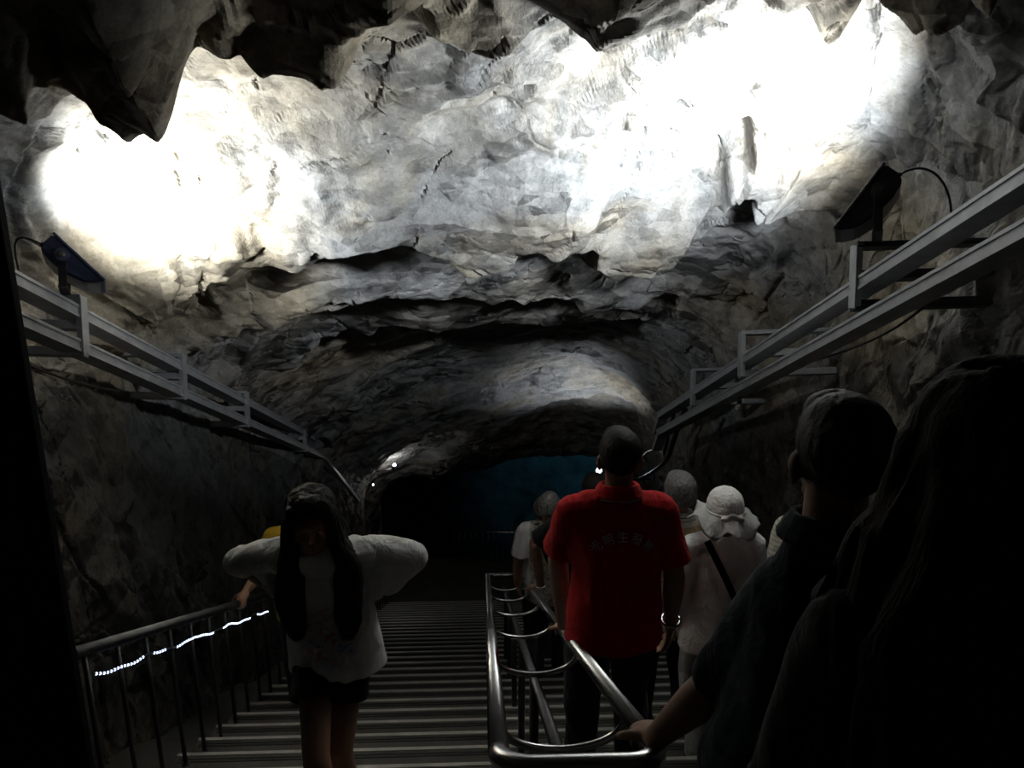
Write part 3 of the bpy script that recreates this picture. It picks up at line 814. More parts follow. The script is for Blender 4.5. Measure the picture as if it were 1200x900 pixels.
    B.loft([(hemc, .188*g_*lo, .140*g_*lo), (J['hipc'] + Vector((0, 0, .03)), .184*g_*lo, .138*g_*lo), (wa, .170*g_*lo, .130*g_*lo), (chest - Vector((0, 0, .15)), .182*g_, .138*g_),
            (chest - Vector((0, 0, .06)), .176*g_, .118*g_), (chest + Vector((0, 0, .0)), .15*g_, .095), (J['neck'] + Vector((0, 0, .005)), .075, .070)])
    for s in 'LR':
        sh, el, wr = J['sh'+s], J['el'+s], J['wr'+s]
        B.cap(J['neck'] + Vector((0, -.005, -.035)), .062, sh + Vector((0, 0, -.004)), .066*g_**.5)
        sl = {'short': [(0, .066), (.5, .068), (.80, .072)], 'wide': [(0, .072), (.5, .070), (.97, .064)], 'long': [(0, .068), (.5, .062), (1., .056)]}[sleeve]
        dsh = (el-sh)
        B.pipe([sh - dsh*.12] + [sh + dsh*t for t, _ in sl], [.050*g_**.5] + [r*g_**.5 for _, r in sl], 22)
        if sleeve == 'long':
            B.cap(el, .058*g_, el.lerp(wr, .5), .052); B.pipe([el.lerp(wr, .4), el.lerp(wr, .97)], [.053, .045], 18)
    if extra: extra(B, J)
    shobj = B.done('shirt', shirt, root, voxel, 3, (.007, 6.5, 9, (1, 1, .55)), k)
    if collar:
        B = Blob(); n = J['neck']
        for t in range(20):
            a0, a1 = 2*PI*t/20, 2*PI*(t+1)/20
            if abs(t - 4.5) < 1.2: continue
            q = lambda a, r, z: n + Vector((math.cos(a)*.070*r, .008 + math.sin(a)*.068*r, z - .012*math.sin(a)))
            B.cap(q(a0, 1.0, .035), .010, q(a1, 1.0, .035), .010, 8); B.cap(q(a0, 1.12, .018), .011, q(a1, 1.12, .018), .011, 8); B.cap(q(a0, 1.26, .0), .010, q(a1, 1.26, .0), .010, 8)
        B.done('collar', shirt, root, .006, 2, None, k)
    # ---- shoes
    for s in 'LR':
        an = J['an'+s]; B = Blob()
        B.ell(an + Vector((0, .055, -.052)), (.046, .125, .038)); B.ell(an + Vector((0, -.02, -.03)), (.043, .055, .055))
        B.loft([(an + Vector((0, .045, -.09)), .046, .135), (an + Vector((0, .045, -.068)), .047, .137)])
        B.done('shoe', shoes, root, .009, 2, None, k)
    # ---- hair
    def ehair(B, p, r): B.ell(T(p), r, Rh)
    if hair in ('short', 'crop'):
        B = Blob(); q = .006 if hair == 'crop' else .012
        ehair(B, (0, -.020, .124), (.074+q, .092+q, .080+q)); ehair(B, *(((0, -.040, .098), (.067, .061, .064)) if hair == 'crop' else ((0, -.048, .092), (.068+q, .062+q, .066)))); ehair(B, (0, .040, .158), (.060, .052, .042))
        for s in (-1, 1): ehair(B, (s*.062, -.018, .098), (.013 if hair == 'crop' else .018, .036, .042))
        B.done('hair', hairmat, root, .006, 3, (.0014, 55, 21, (1, 1, .5)), k)
    return dict(root=root, J=J, T=T, k=k, shirt=shobj, loc=loc, Rh=Rh, B=Blob)
def part_tube(name, pts, r, mat, pr, seg=10):
    bm = bmesh.new(); tube(bm, [Vector(p)*pr['k'] for p in pts], [x*pr['k'] for x in r] if hasattr(r, '__len__') else r*pr['k'], seg); return obj_bm(name, bm, mat, pr['root'])
def band(name, pts, out, w, t, mat, pr):
    """a flat strap along pts, its face turned to the direction out(p)"""
    bm = bmesh.new(); k = pr['k']; rows = []
    pts = [Vector(p) for p in pts]
    for i, p in enumerate(pts):
        d = (pts[min(i+1, len(pts)-1)] - pts[max(i-1, 0)]).normalized(); o = Vector(out(p)); o = (o - d*o.dot(d)).normalized(); s = d.cross(o)
        rows.append([bm.verts.new((p + s*a*w/2 + o*b*t/2)*k) for a, b in ((-1, -1), (1, -1), (1, 1), (-1, 1))])
    for A, B_ in zip(rows, rows[1:]):
        for q in range(4): bm.faces.new((A[q], A[(q+1) % 4], B_[(q+1) % 4], B_[q]))
    bm.faces.new(rows[0][::-1]); bm.faces.new(rows[-1]); return obj_bm(name, bm, mat, pr['root'])
def snap_back(pr, pts, sgn=-1, off=.006):
    """push body-space points onto the shirt's surface from behind (sgn -1) or in front (+1)"""
    k = pr['k']; me = pr['shirt'].data
    from mathutils.bvhtree import BVHTree
    n = len(me.vertices); co = np.empty(n*3, np.float32); me.vertices.foreach_get('co', co)
    tr = BVHTree.FromPolygons([tuple(v) for v in co.reshape(-1, 3)], [tuple(p.vertices) for p in me.polygons])
    out = []
    for p in pts:
        h = tr.ray_cast(Vector((p[0]*k, sgn*2, p[2]*k)), Vector((0, -sgn, 0)))
        out.append(Vector((p[0], (h[0].y/k if h[0] is not None else p[1]) + sgn*off, p[2])))
    return out
# ---- man in the red polo shirt
YR = 3.3
def stride_down(left_forward=True, amt=1):
    def f(loc, st, rs):
        fw = (st*.55, -rs*1.0) if left_forward else (-st*.35, 0)
        a, b = ('L', 'R') if left_forward else ('R', 'L')
        return {'kn'+a: (-.095 if a == 'L' else .095, .16, .50 - rs*.35), 'an'+a: (-.095 if a == 'L' else .095, st*.62, .09 - rs),
                'kn'+b: (-.095 if b == 'L' else .095, .10, .51), 'an'+b: (-.095 if b == 'L' else .095, -.10, .09)}
    return f
def red_pose(loc, st, rs):
    d = stride_down(True)(loc, st, rs)
    t = loc(P(XR - .005, YR + .44, HR + .055))
    d.update(elL=(-.215, .10, 1.12), wrL=t - Vector((0, .07, -.005)), hdL=Vector((.05, 1, -.35)), pnL=Vector((0.1, -.3, -1)),
             elR=(.222, -.05, 1.12), wrR=(.235, .02, .87), shL=(-.165, -.01, 1.385), shR=(.165, -.01, 1.385)); return d
red = person('man in red polo shirt with a pale character arc across his back, walking down', (727, 503), YR, 0, pose=red_pose, shirt=REDC, trousers=DENIM, girth=1.02, collar=True, hands=(.95, .5), hair='crop', hem=.83, voxel=.007)
# pale edge of the collar
n_ = red['J']['neck']
part_tube('collar_trim', [n_ + Vector((math.cos(a)*.094, .008 + math.sin(a)*.090, -.006 - .012*math.sin(a))) for a in [PI*1.0 + PI*t/16 for t in range(17)]], .0038, plain('pale_trim', (.55, .50, .48), .8), red, 8)
# the arc of characters printed on his back
PRINT = plain('pale_print', (.88, .85, .85), .8, 0, .08, 60, 0)
def lettering(name, text, size, pr, cx, cz, rad, span, mat, sgn=-1):
    for i, ch in enumerate(text):
        a = (i - (len(text)-1)/2)*span
        cu = bpy.data.curves.new('t', 'FONT'); cu.body = ch; cu.size = size; cu.align_x = 'CENTER'; cu.align_y = 'CENTER'; cu.extrude = .0; cu.resolution_u = 3
        o = bpy.data.objects.new('t', cu); COL.objects.link(o); dg = bpy.context.evaluated_depsgraph_get(); dg.update()
        me = bpy.data.meshes.new_from_object(o.evaluated_get(dg), depsgraph=dg); bpy.data.objects.remove(o)
        bm = bmesh.new(); bm.from_mesh(me); bpy.data.meshes.remove(me)
        bmesh.ops.triangulate(bm, faces=bm.faces[:])
        bmesh.ops.subdivide_edges(bm, edges=[e for e in bm.edges if e.calc_length() > size*.15], cuts=2)
        vs = list(bm.verts); p = []
        for v in vs:
            x, z = v.co.x, v.co.y; xr, zr = x*math.cos(-a) - z*math.sin(-a), x*math.sin(-a) + z*math.cos(-a)
            p.append((cx + rad*math.sin(a) + xr, 0, cz + rad*(math.cos(a)-1) + zr))
        for v, q in zip(vs, snap_back(pr, p, sgn, .0035)): v.co = q*pr['k']
        r = bmesh.ops.solidify(bm, geom=bm.faces[:], thickness=.002)
        obj_bm(name, bm, mat, pr['root'])
lettering('printed_character', '光明生服務', .042, red, 0, 1.325, .130, .41, PRINT)
# watch on his right wrist
w0 = red['J']['wrR']; wd = (red['J']['wrR']-red['J']['elR']).normalized(); s_, _, u_ = frame(wd)
part_tube('watch', [w0 - wd*.02 + (s_*math.cos(t)+u_*math.sin(t))*.036 for t in [2*PI*i/20 for i in range(21)]], .007, STEEL, red, 8)

# ---- girl in the white shirt, coming up with her hands on her hips
YG = 3.2
def girl_pose(loc, st, rs):
    return dict(shL=(-.165, .03, 1.365), shR=(.165, .03, 1.365), elL=(-.345, -.015, 1.315), elR=(.345, -.01, 1.315), wrL=(-.165, -.10, 1.09), wrR=(.185, -.10, 1.09),
                hdL=Vector((.8, -.1, -.45)), hdR=Vector((-.8, -.1, -.45)), pnL=Vector((.3, .9, .2)), pnR=Vector((-.3, .9, .2)),
                hpL=(-.070, 0, .91), hpR=(.070, 0, .91), knL=(-.030, .12, .52), anL=(-.02, -.06, .09), knR=(.030, .27, .62), anR=(.02, st*.75, .09 + rs*1.0),
                neck=(.015, .10, 1.41), hipc=(-.02, 0, .93))
def print_mat():
    m, nt, b = newmat('printed_white_cloth')
    tc = nt.nodes.new('ShaderNodeTexCoord'); sp_ = nt.nodes.new('ShaderNodeSeparateXYZ'); link(nt, tc.outputs['Object'], sp_.inputs[0])
    n = tex_noise(nt, 11, 5, .7, dist=1.5)
    colr = ramp(nt, n.outputs['Color'], [(.30, (.05, .07, .28)), (.42, (.42, .10, .14)), (.5, (.5, .5, .52)), (.58, (.15, .22, .5)), (.66, (.25, .30, .42)), (.78, (.6, .6, .6))])
    n2 = tex_noise(nt, 6, 4, .7)
    def window(sock, lo, hi, soft):
        a = nt.nodes.new('ShaderNodeMapRange'); a.interpolation_type = 'SMOOTHSTEP'; link(nt, sock, a.inputs[0]); a.inputs[1].default_value = lo; a.inputs[2].default_value = lo+soft
        c = nt.nodes.new('ShaderNodeMapRange'); c.interpolation_type = 'SMOOTHSTEP'; link(nt, sock, c.inputs[0]); c.inputs[1].default_value = hi; c.inputs[2].default_value = hi-soft
        k = nt.nodes.new('ShaderNodeMath'); k.operation = 'MULTIPLY'; link(nt, a.outputs[0], k.inputs[0]); link(nt, c.outputs[0], k.inputs[1]); return k.outputs[0]
    mx = window(sp_.outputs['X'], -.17, .15, .07); mz = window(sp_.outputs['Z'], .96, 1.36, .1)
    my = nt.nodes.new('ShaderNodeMath'); my.operation = 'GREATER_THAN'; link(nt, sp_.outputs['Y'], my.inputs[0]); my.inputs[1].default_value = .02
    k1 = nt.nodes.new('ShaderNodeMath'); k1.operation = 'MULTIPLY'; link(nt, mx, k1.inputs[0]); link(nt, mz, k1.inputs[1])
    k2 = nt.nodes.new('ShaderNodeMath'); k2.operation = 'MULTIPLY'; link(nt, k1.outputs[0], k2.inputs[0]); link(nt, my.outputs[0], k2.inputs[1])
    r2 = ramp(nt, n2.outputs['Fac'], [(.34, (.25, .25, .25)), (.46, (1, 1, 1))])
    k3 = nt.nodes.new('ShaderNodeMath'); k3.operation = 'MULTIPLY'; link(nt, k2.outputs[0], k3.inputs[0]); link(nt, r2.outputs['Color'], k3.inputs[1])
    link(nt, mix(nt, k3.outputs[0], (.78, .78, .78), colr.outputs['Color']), b.inputs['Base Color'])
    b.inputs['Roughness'].default_value = .9; b.inputs['Specular IOR Level'].default_value = .15
    w = tex_noise(nt, 8, 3, .55, dist=1.2); bump(nt, b, w.outputs['Fac'], .6, .03); return m
def girl_sleeves(B, J):
    for s, e in (('L', .62), ('R', .12)):
        sh, el, wr = J['sh'+s], J['el'+s], J['wr'+s]
        B.cap(el, .058, el.lerp(wr, e), .050); B.cap(J['neck'] + Vector((0, .01, -.035)), .07, sh + Vector((0, .01, .0)), .072)
        B.cap(sh + Vector((0, -.02, -.10)), .075, sh.lerp(el, .55) + Vector((0, -.02, -.035)), .055)
        B.cap(sh + Vector((0, -.02, -.16)), .07, sh.lerp(el, .38) + Vector((0, -.03, -.075)), .05)
girl = person('girl climbing with hands on hips, long black hair, printed white shirt and black shorts', (376, 563), YG, PI, pose=girl_pose, skin=SKIN, shirt=print_mat(), trousers=BLACKC, shoes=SHOEW, shorts=.46,
              girth=.92, sleeve='wide', hair='none', headrot=(-.10, .04, .10), lean=.12, hem=.85, loose=1.14, voxel=.007, ctop=1.655, extra=girl_sleeves)
T, J = girl['T'], girl['J']
B = Blob()
B.ell(T((0, -.022, .126)), (.095, .100, .086), girl['Rh']); B.ell(T((0, -.05, .08)), (.085, .07, .09), girl['Rh']); B.ell(T((-.01, .040, .165)), (.066, .048, .044), girl['Rh'])
for s in (-1, 1):
    B.loft([(T((s*.050, .035, .165)), .03, .045), (T((s*.079, .010, .10)), .022, .058), (T((s*.088, .005, .0)), .032, .062), (Vector((s*.108, .125, 1.36)), .050, .045),
            (Vector((s*.112, .165, 1.25)), .056, .034), (Vector((s*.105, .165, 1.14)), .050, .026), (Vector((s*.098, .150, 1.06)), .024, .014)], 24)
B.loft([(T((0, -.09, .10)), .08, .04), (Vector((0, -.02, 1.42)), .10, .05), (Vector((0, -.10, 1.28)), .12, .045), (Vector((0, -.12, 1.10)), .10, .03), (Vector((0, -.12, 1.02)), .05, .015)], 24)
B.done('hair', HAIRLONG, girl['root'], .006, 2, (.005, 26, 31, (1, 1, .12)), girl['k'])
EYEW = plain('eye_white', (.5, .48, .46), .3, 0, 0, 5, 0); EYED = plain('eye_dark', (.02, .012, .008), .2, 0, 0, 5, 0)
for s in (-1, 1):
    bm = bmesh.new(); sphere(bm, T((s*.031, .086, .076))*girl['k'], .0115*girl['k'], 14); e_ = obj_bm('eye', bm, EYEW, girl['root'])
    bm = bmesh.new(); sphere(bm, T((s*.031, .0945, .076))*girl['k'], .0055*girl['k'], 10, (1, .6, 1)); obj_bm('iris', bm, EYED, e_)

# ---- person in yellow behind her, holding the left railing
YY_ = 5.75
def yellow_pose(loc, st, rs):
    t = loc(P(XRL + .01, YY_ - .22, HL + .055))
    return dict(elR=(.30, .02, 1.10), wrR=t - Vector((.02, .06, -.01)), hdR=Vector((.1, 1, -.2)), pnR=Vector((0, .3, -1)), knL=(-.09, .16, .56), anL=(-.09, st*.7, .09+rs))
yel = person('person in a yellow shirt climbing behind the girl with one hand on the left railing', (347, 566), YY_, PI, pose=yellow_pose, shirt=YELLOW, trousers=DENIM, hands=(.3, .9), S=2.0)

# ---- grey-haired person in a printed shirt with a dark strap
def grey_print():
    m, nt, b = newmat('patterned_white_cloth'); n = tex_noise(nt, 22, 4, .7, dist=1.)
    tc = nt.nodes.new('ShaderNodeTexCoord'); sp_ = nt.nodes.new('ShaderNodeSeparateXYZ'); link(nt, tc.outputs['Object'], sp_.inputs[0])
    ab = nt.nodes.new('ShaderNodeMath'); ab.operation = 'ABSOLUTE'; link(nt, sp_.outputs['X'], ab.inputs[0])
    lt = nt.nodes.new('ShaderNodeMath'); lt.operation = 'LESS_THAN'; link(nt, ab.outputs[0], lt.inputs[0]); lt.inputs[1].default_value = .165
    r = ramp(nt, n.outputs['Fac'], [(.38, (.05, .05, .045)), (.5, (.22, .20, .15)), (.6, (.5, .48, .42))])
    sm = nt.nodes.new('ShaderNodeMath'); sm.operation = 'MULTIPLY'; link(nt, lt.outputs[0], sm.inputs[0]); sm.inputs[1].default_value = .85
    link(nt, mix(nt, sm.outputs[0], (.66, .66, .68), r.outputs['Color']), b.inputs['Base Color']); b.inputs['Roughness'].default_value = .9; return m
gp = person('grey-haired person in a patterned white shirt with a dark strap, left of the red shirt', (644, 578), 6.55, -.15, pose=stride_down(False), shirt=grey_print(), trousers=DENIM, hairmat=HAIRGREY, hair='short')
pts = [(-.10 + .022*i, 0, 1.46 - .052*i) for i in range(11)]
band('bag_strap', snap_back(gp, pts), lambda p: (0, -1, 0), .04, .006, BLACKC, gp)
gg = person('person in a plain grey shirt just beyond the grey-haired walker', (636, 584), 7.6, 0, pose=stride_down(True), shirt=GREYC, trousers=DENIM, hairmat=HAIRGREYD)

# ---- black-haired person behind the red shirt, reaching for the handrail
YB = 5.75
def reach_pose(loc, st, rs):
    d = stride_down(False)(loc, st, rs); t = loc(P(XR + .005, YB + .50, HR + .055))
    d.update(elL=(-.36, .16, 1.16), wrL=t - Vector((-.055, .055, -.01)), hdL=Vector((-.6, .8, -.3)), pnL=Vector((-.2, -.2, -1))); return d
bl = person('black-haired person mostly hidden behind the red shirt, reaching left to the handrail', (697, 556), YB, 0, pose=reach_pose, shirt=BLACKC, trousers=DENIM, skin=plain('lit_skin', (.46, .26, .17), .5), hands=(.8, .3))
w0 = bl['J']['wrL']; wd = (bl['J']['wrL']-bl['J']['elL']).normalized(); s_, _, u_ = frame(wd)
part_tube('watch', [w0 - wd*.03 + (s_*math.cos(t)+u_*math.sin(t))*.034 for t in [2*PI*i/16 for i in range(17)]], .007, STEEL, bl, 8)

# ---- man in the striped shirt
def stripes(name, cols, freq):
    m, nt, b = newmat(name); tc = nt.nodes.new('ShaderNodeTexCoord'); sp_ = nt.nodes.new('ShaderNodeSeparateXYZ'); link(nt, tc.outputs['Object'], sp_.inputs[0])
    ml = nt.nodes.new('ShaderNodeMath'); ml.operation = 'MULTIPLY'; link(nt, sp_.outputs['Z'], ml.inputs[0]); ml.inputs[1].default_value = freq
    fr_ = nt.nodes.new('ShaderNodeMath'); fr_.operation = 'FRACT'; link(nt, ml.outputs[0], fr_.inputs[0])
    r = ramp(nt, fr_.outputs[0], cols); r.color_ramp.interpolation = 'CONSTANT'
    link(nt, r.outputs['Color'], b.inputs['Base Color']); b.inputs['Roughness'].default_value = .9
    w = tex_noise(nt, 9, 3, .55, dist=1.2); bump(nt, b, w.outputs['Fac'], .5, .03); return m
STR = stripes('striped_cloth', [(0, (.50, .48, .44)), (.30, (.12, .11, .10)), (.34, (.50, .48, .44)), (.52, (.34, .25, .14)), (.86, (.50, .48, .44))], 7.)
stm = person('greying man in a beige and white striped shirt right of the red shirt', (797, 554), 4.75, .1, pose=stride_down(True), shirt=STR, trousers=DENIM, hairmat=HAIRGREYD, hair='short', collar=True)

# ---- woman in the white sun hat
hw = person('woman in a white sun hat and white shirt with a black strap across her back', (851, 576), 4.25, .05, pose=stride_down(False), shirt=WHITEC, trousers=cloth('pale_trousers', (.34, .34, .34)), shoes=SHOEW,
            sleeve='long', hair='short', hairmat=HAIRGREYD, girth=1.03, headrot=(-.08, 0, 0), loose=1.1, hem=.74)
T = hw['T']; Rh = hw['Rh']; HATM = cloth('white_hat_cloth', (.78, .78, .77), fold=.4, fscale=16)
B = Blob(); B.ell(T((0, -.012, .135)), (.096, .115, .092), Rh); B.loft([(T((0, -.012, .085)), .100, .119), (T((0, -.012, .105)), .101, .120), (T((0, -.012, .14)), .098, .117)], 32)
hat = B.done('sun_hat', HATM, hw['root'], .006, 2, (.0025, 12, 61, (1, 1, .5)), hw['k'])
bm = bmesh.new(); rows = []
for rI in range(9):                            # wavy brim, hanging low over the neck
    f = rI/8; row = []
    for t in range(72):
        a = 2*PI*t/72; back = max(0, -math.sin(a))
        rr = .097 + f*(.092 + .012*math.sin(a*7) + .006*math.sin(a*13+1))
        z = .095 - f*(.040 + .065*back**.8 + .028*math.sin(a*5+.7)*f + .012*math.sin(a*11)*f)
        row.append(bm.verts.new(T((math.cos(a)*rr*(1 - .08*back*f), -.012 + math.sin(a)*rr*1.12*(1 - .18*back*f), z))*hw['k']))
    rows.append(row)
for A, C_ in zip(rows, rows[1:]):
    for t in range(72): bm.faces.new((A[t], A[(t+1) % 72], C_[(t+1) % 72], C_[t]))
bmesh.ops.solidify(bm, geom=bm.faces[:], thickness=.004)
obj_bm('brim', bm, HATM, hat, True)
B = Blob()
for a, b_ in ((0, .03), (.5, .027), (-.5, .027)):
    B.ell(T((a*.08, -.128, .082 + .012*math.cos(a*9))), (.030, .012, b_*.6), Rh)
B.cap(T((.01, -.13, .08)), .010, T((.02, -.140, .02)), .007); B.cap(T((-.01, -.13, .08)), .010, T((-.03, -.138, .03)), .007)
for t in range(24):
    a0, a1 = 2*PI*t/24, 2*PI*(t+1)/24; B.cap(T((math.cos(a0)*.101, -.012+math.sin(a0)*.120, .093)), .008, T((math.cos(a1)*.101, -.012+math.sin(a1)*.120, .093)), .008, 8)
B.done('hat_ribbon', HATM, hat, .005, 1, None, hw['k'])
pts = [(-.115 + .026*i, 0, 1.44 - .055*i) for i in range(12)]
band('bag_strap', snap_back(hw, pts), lambda p: (0, -1, 0), .038, .006, BLACKC, hw)

# ---- person in the cream ribbed top, hidden behind the dark head
CREAM = stripes('cream_ribbed_cloth', [(0, (.60, .57, .48)), (.7, (.42, .40, .34))], 32.)
cr = person('person in a cream ribbed top, seen past the shoulder of the navy shirt', (962, 552), 4.9, 0, pose=stride_down(True), shirt=CREAM, trousers=DENIM, shoes=SHOEW, S=1.93, girth=1.1)

# ---- man in navy, close on the right, with his hand on the end of the handrail
YD = 1.42
def navy_pose(loc, st, rs):
    t = loc(P(XR + .005, YS + .16, HR + .06))
    d = stride_down(True)(loc, st, rs)
    d.update(elL=loc(at_y(842, 800, YD + .16)), wrL=t - Vector((0, .075, -.01)), hdL=Vector((-.1, 1, -.35)), pnL=Vector((.05, -.25, -1)), shL=loc(at_y(936, 690, YD + .03))); return d
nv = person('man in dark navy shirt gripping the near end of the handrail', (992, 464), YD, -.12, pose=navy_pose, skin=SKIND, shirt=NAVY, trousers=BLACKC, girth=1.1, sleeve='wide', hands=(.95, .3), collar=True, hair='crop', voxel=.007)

# ---- long-haired figure closest to the camera
YC = .86
def dark_pose(loc, st, rs):
    d = stride_down(False)(loc, st, rs)
    d.update(shL=(-.130, -.01, 1.385), shR=(.14, -.01, 1.385), elL=(-.185, .03, 1.12), wrL=(-.16, .16, .93)); return d
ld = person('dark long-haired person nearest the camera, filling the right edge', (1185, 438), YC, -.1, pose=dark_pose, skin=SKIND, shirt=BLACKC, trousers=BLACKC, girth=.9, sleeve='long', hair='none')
T, J = ld['T'], ld['J']; B = Blob()
B.ell(T((0, -.018, .125)), (.094, .112, .092), ld['Rh']); B.ell(T((0, -.05, .07)), (.100, .08, .09), ld['Rh'])
B.loft([(T((0, -.055, .10)), .098, .07), (T((0, -.06, .02)), .115, .075), (Vector((0, -.085, 1.40)), .150, .065), (Vector((0, -.125, 1.28)), .175, .055), (Vector((0, -.140, 1.14)), .170, .045), (Vector((0, -.135, 1.03)), .13, .03), (Vector((0, -.13, .98)), .06, .015)], 30)
for s in (-1, 1):
    B.loft([(T((s*.075, .0, .12)), .025, .06), (T((s*.095, -.005, .03)), .03, .06), (Vector((s*.13, .02, 1.38)), .045, .06), (Vector((s*.15, -.02, 1.24)), .045, .06), (Vector((s*.14, -.06, 1.1)), .03, .04)], 20)
B.done('hair', HAIRRED, ld['root'], .007, 2, (.010, 17, 41, (1, 1, .2)), ld['k'])

# ---- dark post at the left edge, where the railing begins
yp = at_x(90, 757, XRL).y - .12
pe = at_y(60, 600, yp)
pc = empty('post', (pe.x - .26, yp, nose(yp) - .2), 0, 'tall dark steel post at the left edge where the railing starts', 'post')
bm = bmesh.new(); add_box(bm, (0, 0, 1.95), (.52, .05, 3.9), None, .006); obj_bm('column', bm, POSTM, pc)
bm = bmesh.new(); add_box(bm, (0, 0, .01), (.60, .16, .03), None, .004); obj_bm('base_plate', bm, POSTM, pc)
print('POST', pe)
# ------------------------------------------------------------------ far lamps, bulb, loose cables
LAMPON = emit('lit_lamp', (1, 1, 1), 14)
def small_lamp(label, p, aim, wallside, mat=LAMPON, r=.045):
    p = Vector(p); d = Vector(aim).normalized(); o = empty('wall_lamp', p, 0, label, 'lamp')
    bm = bmesh.new(); tube(bm, [-d*.13, -d*.10, -d*.02, d*.0], [r*.45, r*.8, r*1.15, r*1.2], 14); obj_bm('lamp_housing', bm, BLACKMETAL, o)
    bm = bmesh.new(); sphere(bm, d*.004, r, 12); obj_bm('bulb', bm, mat, o)
    bm = bmesh.new(); tube(bm, [-d*.10, -d*.10 + Vector((wallside*.25, 0, -.05)), -d*.10 + Vector((wallside*.8, 0, -.08))], .018, 8); obj_bm('bracket', bm, BLACKMETAL, o)
    return o
LFR = at_x(702, 552, 1.78); LFL = at_x(462, 545, -1.62)
small_lamp('bright far lamp by the ear of the man in red', LFR, (-.3, -.35, .8), 1)
small_lamp('small far lamp on the left wall near the tunnel mouth', LFL, (.3, -.5, .8), -1, r=.03)
small_lamp('tiny lower lamp on the left wall below the other', at_x(437, 568, -2.05), (.8, -.5, .2), -1, LED, .022)
b_ = empty('light_bulb', at_x(866, 477, 2.06), 0, 'unlit white bulb hanging under the right cable tray', 'bulb')
bm = bmesh.new(); sphere(bm, (0, 0, 0), .032, 14, (1, 1, 1.15)); obj_bm('globe', bm, plain('opal_glass', (.5, .5, .5), .3, 0, .05, 10, 0), b_)
bm = bmesh.new(); tube(bm, [(0, 0, .03), (0, 0, .075)], .018, 10); tube(bm, [(0, 0, .07), (.03, 0, .2), (.15, .02, .26)], .005, 6); obj_bm('socket', bm, BLACKMETAL, b_)
def loose(label, pts, r=.007, mat=RUBBER):
    bm = bmesh.new(); tube(bm, pts, r, 8); o = obj_bm('cable', bm, mat); tag(o, label, 'cable'); return o
loose('thin black cable sagging below the right cable tray', bezier(at_x(1105, 338, 2.12), at_x(1060, 385, 2.2), at_x(1020, 405, 2.2), at_x(945, 425, 2.2), 24) + bezier(at_x(945, 425, 2.2), at_x(925, 428, 2.2), at_x(905, 445, 2.2), at_x(880, 462, 2.2), 10)[1:])
loose('thin grey cable sagging on the rock below the left cable tray', bezier(at_x(-40, 395, -2.42), at_x(20, 420, -2.42), at_x(70, 450, -2.42), at_x(140, 458, -2.42), 24), .007, DULLSTEEL)
GLOSS = plain('glossy_black_conduit', (.03, .03, .032), .18, .4, .1, 10, .03)
loose('glossy black conduit curving down from the far end of the right cable tray', bezier(at_x(803, 480, 2.05), at_x(796, 495, 2.1), at_x(790, 515, 2.1), at_x(784, 534, 2.1), 14) + bezier(at_x(784, 534, 2.1), at_x(776, 546, 2.1), at_x(764, 555, 2.12), at_x(748, 561, 2.15), 14)[1:], .028, GLOSS)
loose('second glossy conduit looping beside the curved one on the right wall', bezier(at_x(790, 486, 2.12), at_x(784, 500, 2.15), at_x(782, 520, 2.2), at_x(778, 532, 2.2), 12) + bezier(at_x(778, 532, 2.2), at_x(770, 520, 2.2), at_x(752, 528, 2.2), at_x(750, 545, 2.2), 12)[1:], .02, GLOSS)
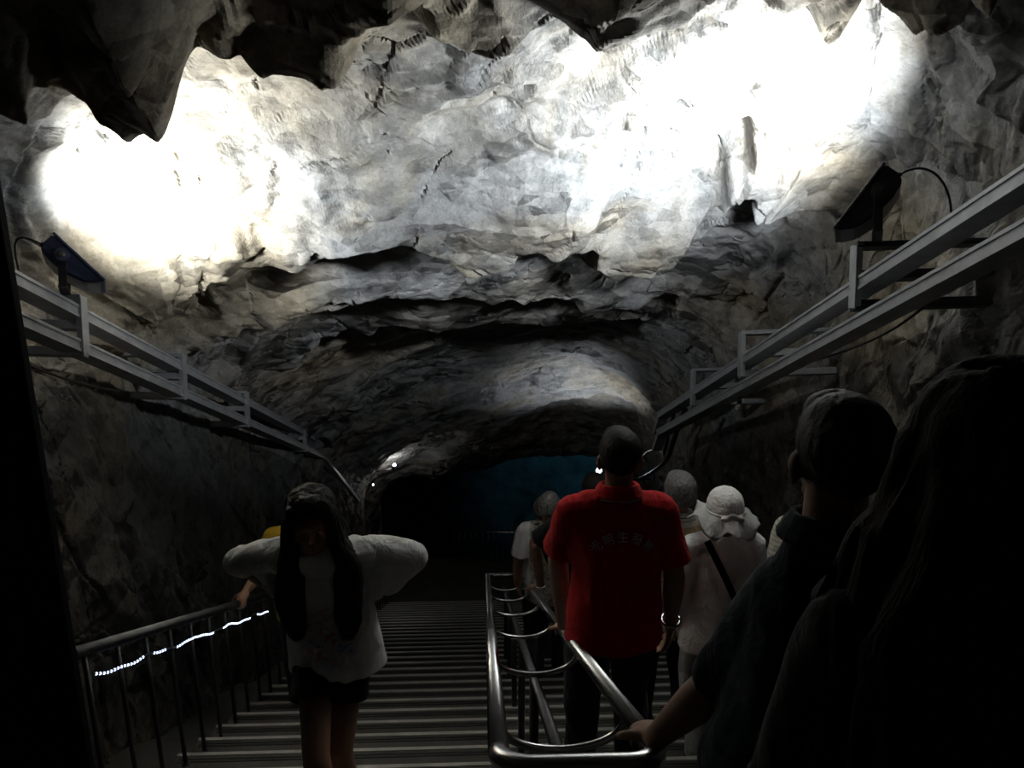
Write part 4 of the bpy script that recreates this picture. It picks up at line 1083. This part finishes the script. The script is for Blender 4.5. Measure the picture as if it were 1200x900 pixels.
# ------------------------------------------------------------------ light and view
def spot(name, loc, aim, power, ang, blend=.6, r=.06, col=(1, 1, 1), parent=None):
    d = bpy.data.lights.new(name, 'SPOT'); d.energy = power; d.spot_size = math.radians(ang); d.spot_blend = blend
    d.shadow_soft_size = r; d.color = col
    o = bpy.data.objects.new(name, d); COL.objects.link(o); o.location = loc
    o.rotation_euler = (Vector(aim)-Vector(loc)).to_track_quat('-Z', 'Y').to_euler(); return o
def point(name, loc, power, col=(1, 1, 1), r=.05):
    d = bpy.data.lights.new(name, 'POINT'); d.energy = power; d.color = col; d.shadow_soft_size = r
    o = bpy.data.objects.new(name, d); COL.objects.link(o); o.location = loc; return o
WHITE = (.93, .98, 1.0)
def flood(name, loc, nrm, power, col=WHITE):
    d = bpy.data.lights.new(name, 'AREA'); d.shape = 'RECTANGLE'; d.size = .34; d.size_y = .24; d.energy = power; d.color = col; d.spread = math.radians(128)
    o = bpy.data.objects.new(name, d); COL.objects.link(o); o.location = loc
    o.rotation_euler = Vector(nrm).to_track_quat('-Z', 'Y').to_euler(); return o
flood('flood_left', FL[1] + FL[2]*.02, FL[2] + Vector((0, .42, .27)), 165)
flood('flood_right', FR[1] + FR[2]*.02, FR[2] + Vector((0, .42, .27)), 250)
spot('far_flood_right', LFR, LFR + Vector((-.15, .35, .75)), 520, 115, .9, .06, (.90, .95, 1.0))
point('far_lamp_left', LFL, 14, (1, .97, .9))
# blue lamp far inside the chamber, behind the walkers
LB = at_y(722, 585, 21.0)
small_lamp('blue lamp deep in the dark chamber behind the man in red', LB, (-.5, .8, .2), 1, emit('lit_blue_lamp', (.1, .5, .8), 6), .06)
spot('blue_spot', LB + Vector((-.1, .15, .1)), at_y(650, 558, 26), 110, 62, 1, .08, (.10, .42, .58))
w = bpy.data.worlds.new('world'); sc.world = w; w.use_nodes = True
w.node_tree.nodes['Background'].inputs['Color'].default_value = (0, 0, 0, 1)
sc.view_settings.view_transform = 'Standard'; sc.view_settings.look = 'None'
sc.view_settings.gamma = 1; sc.view_settings.exposure = .15; sc.view_settings.use_curve_mapping = False
sc.cycles.use_denoising = True
sc.cycles.max_bounces = 8; sc.cycles.diffuse_bounces = 3

# ------------------------------------------------------------------ true size: the people set the scale of the place
SC = .90
for o in list(sc.objects):
    if o.parent is None:
        o.location = o.location*SC
        if o.type == 'LIGHT' and o.data.type == 'AREA':
            o.data.energy *= SC*SC; o.data.size *= SC; o.data.size_y *= SC
        elif o.type == 'LIGHT':
            o.data.energy *= SC*SC; o.data.shadow_soft_size *= SC
        elif o.type != 'CAMERA':
            o.scale = (SC, SC, SC)
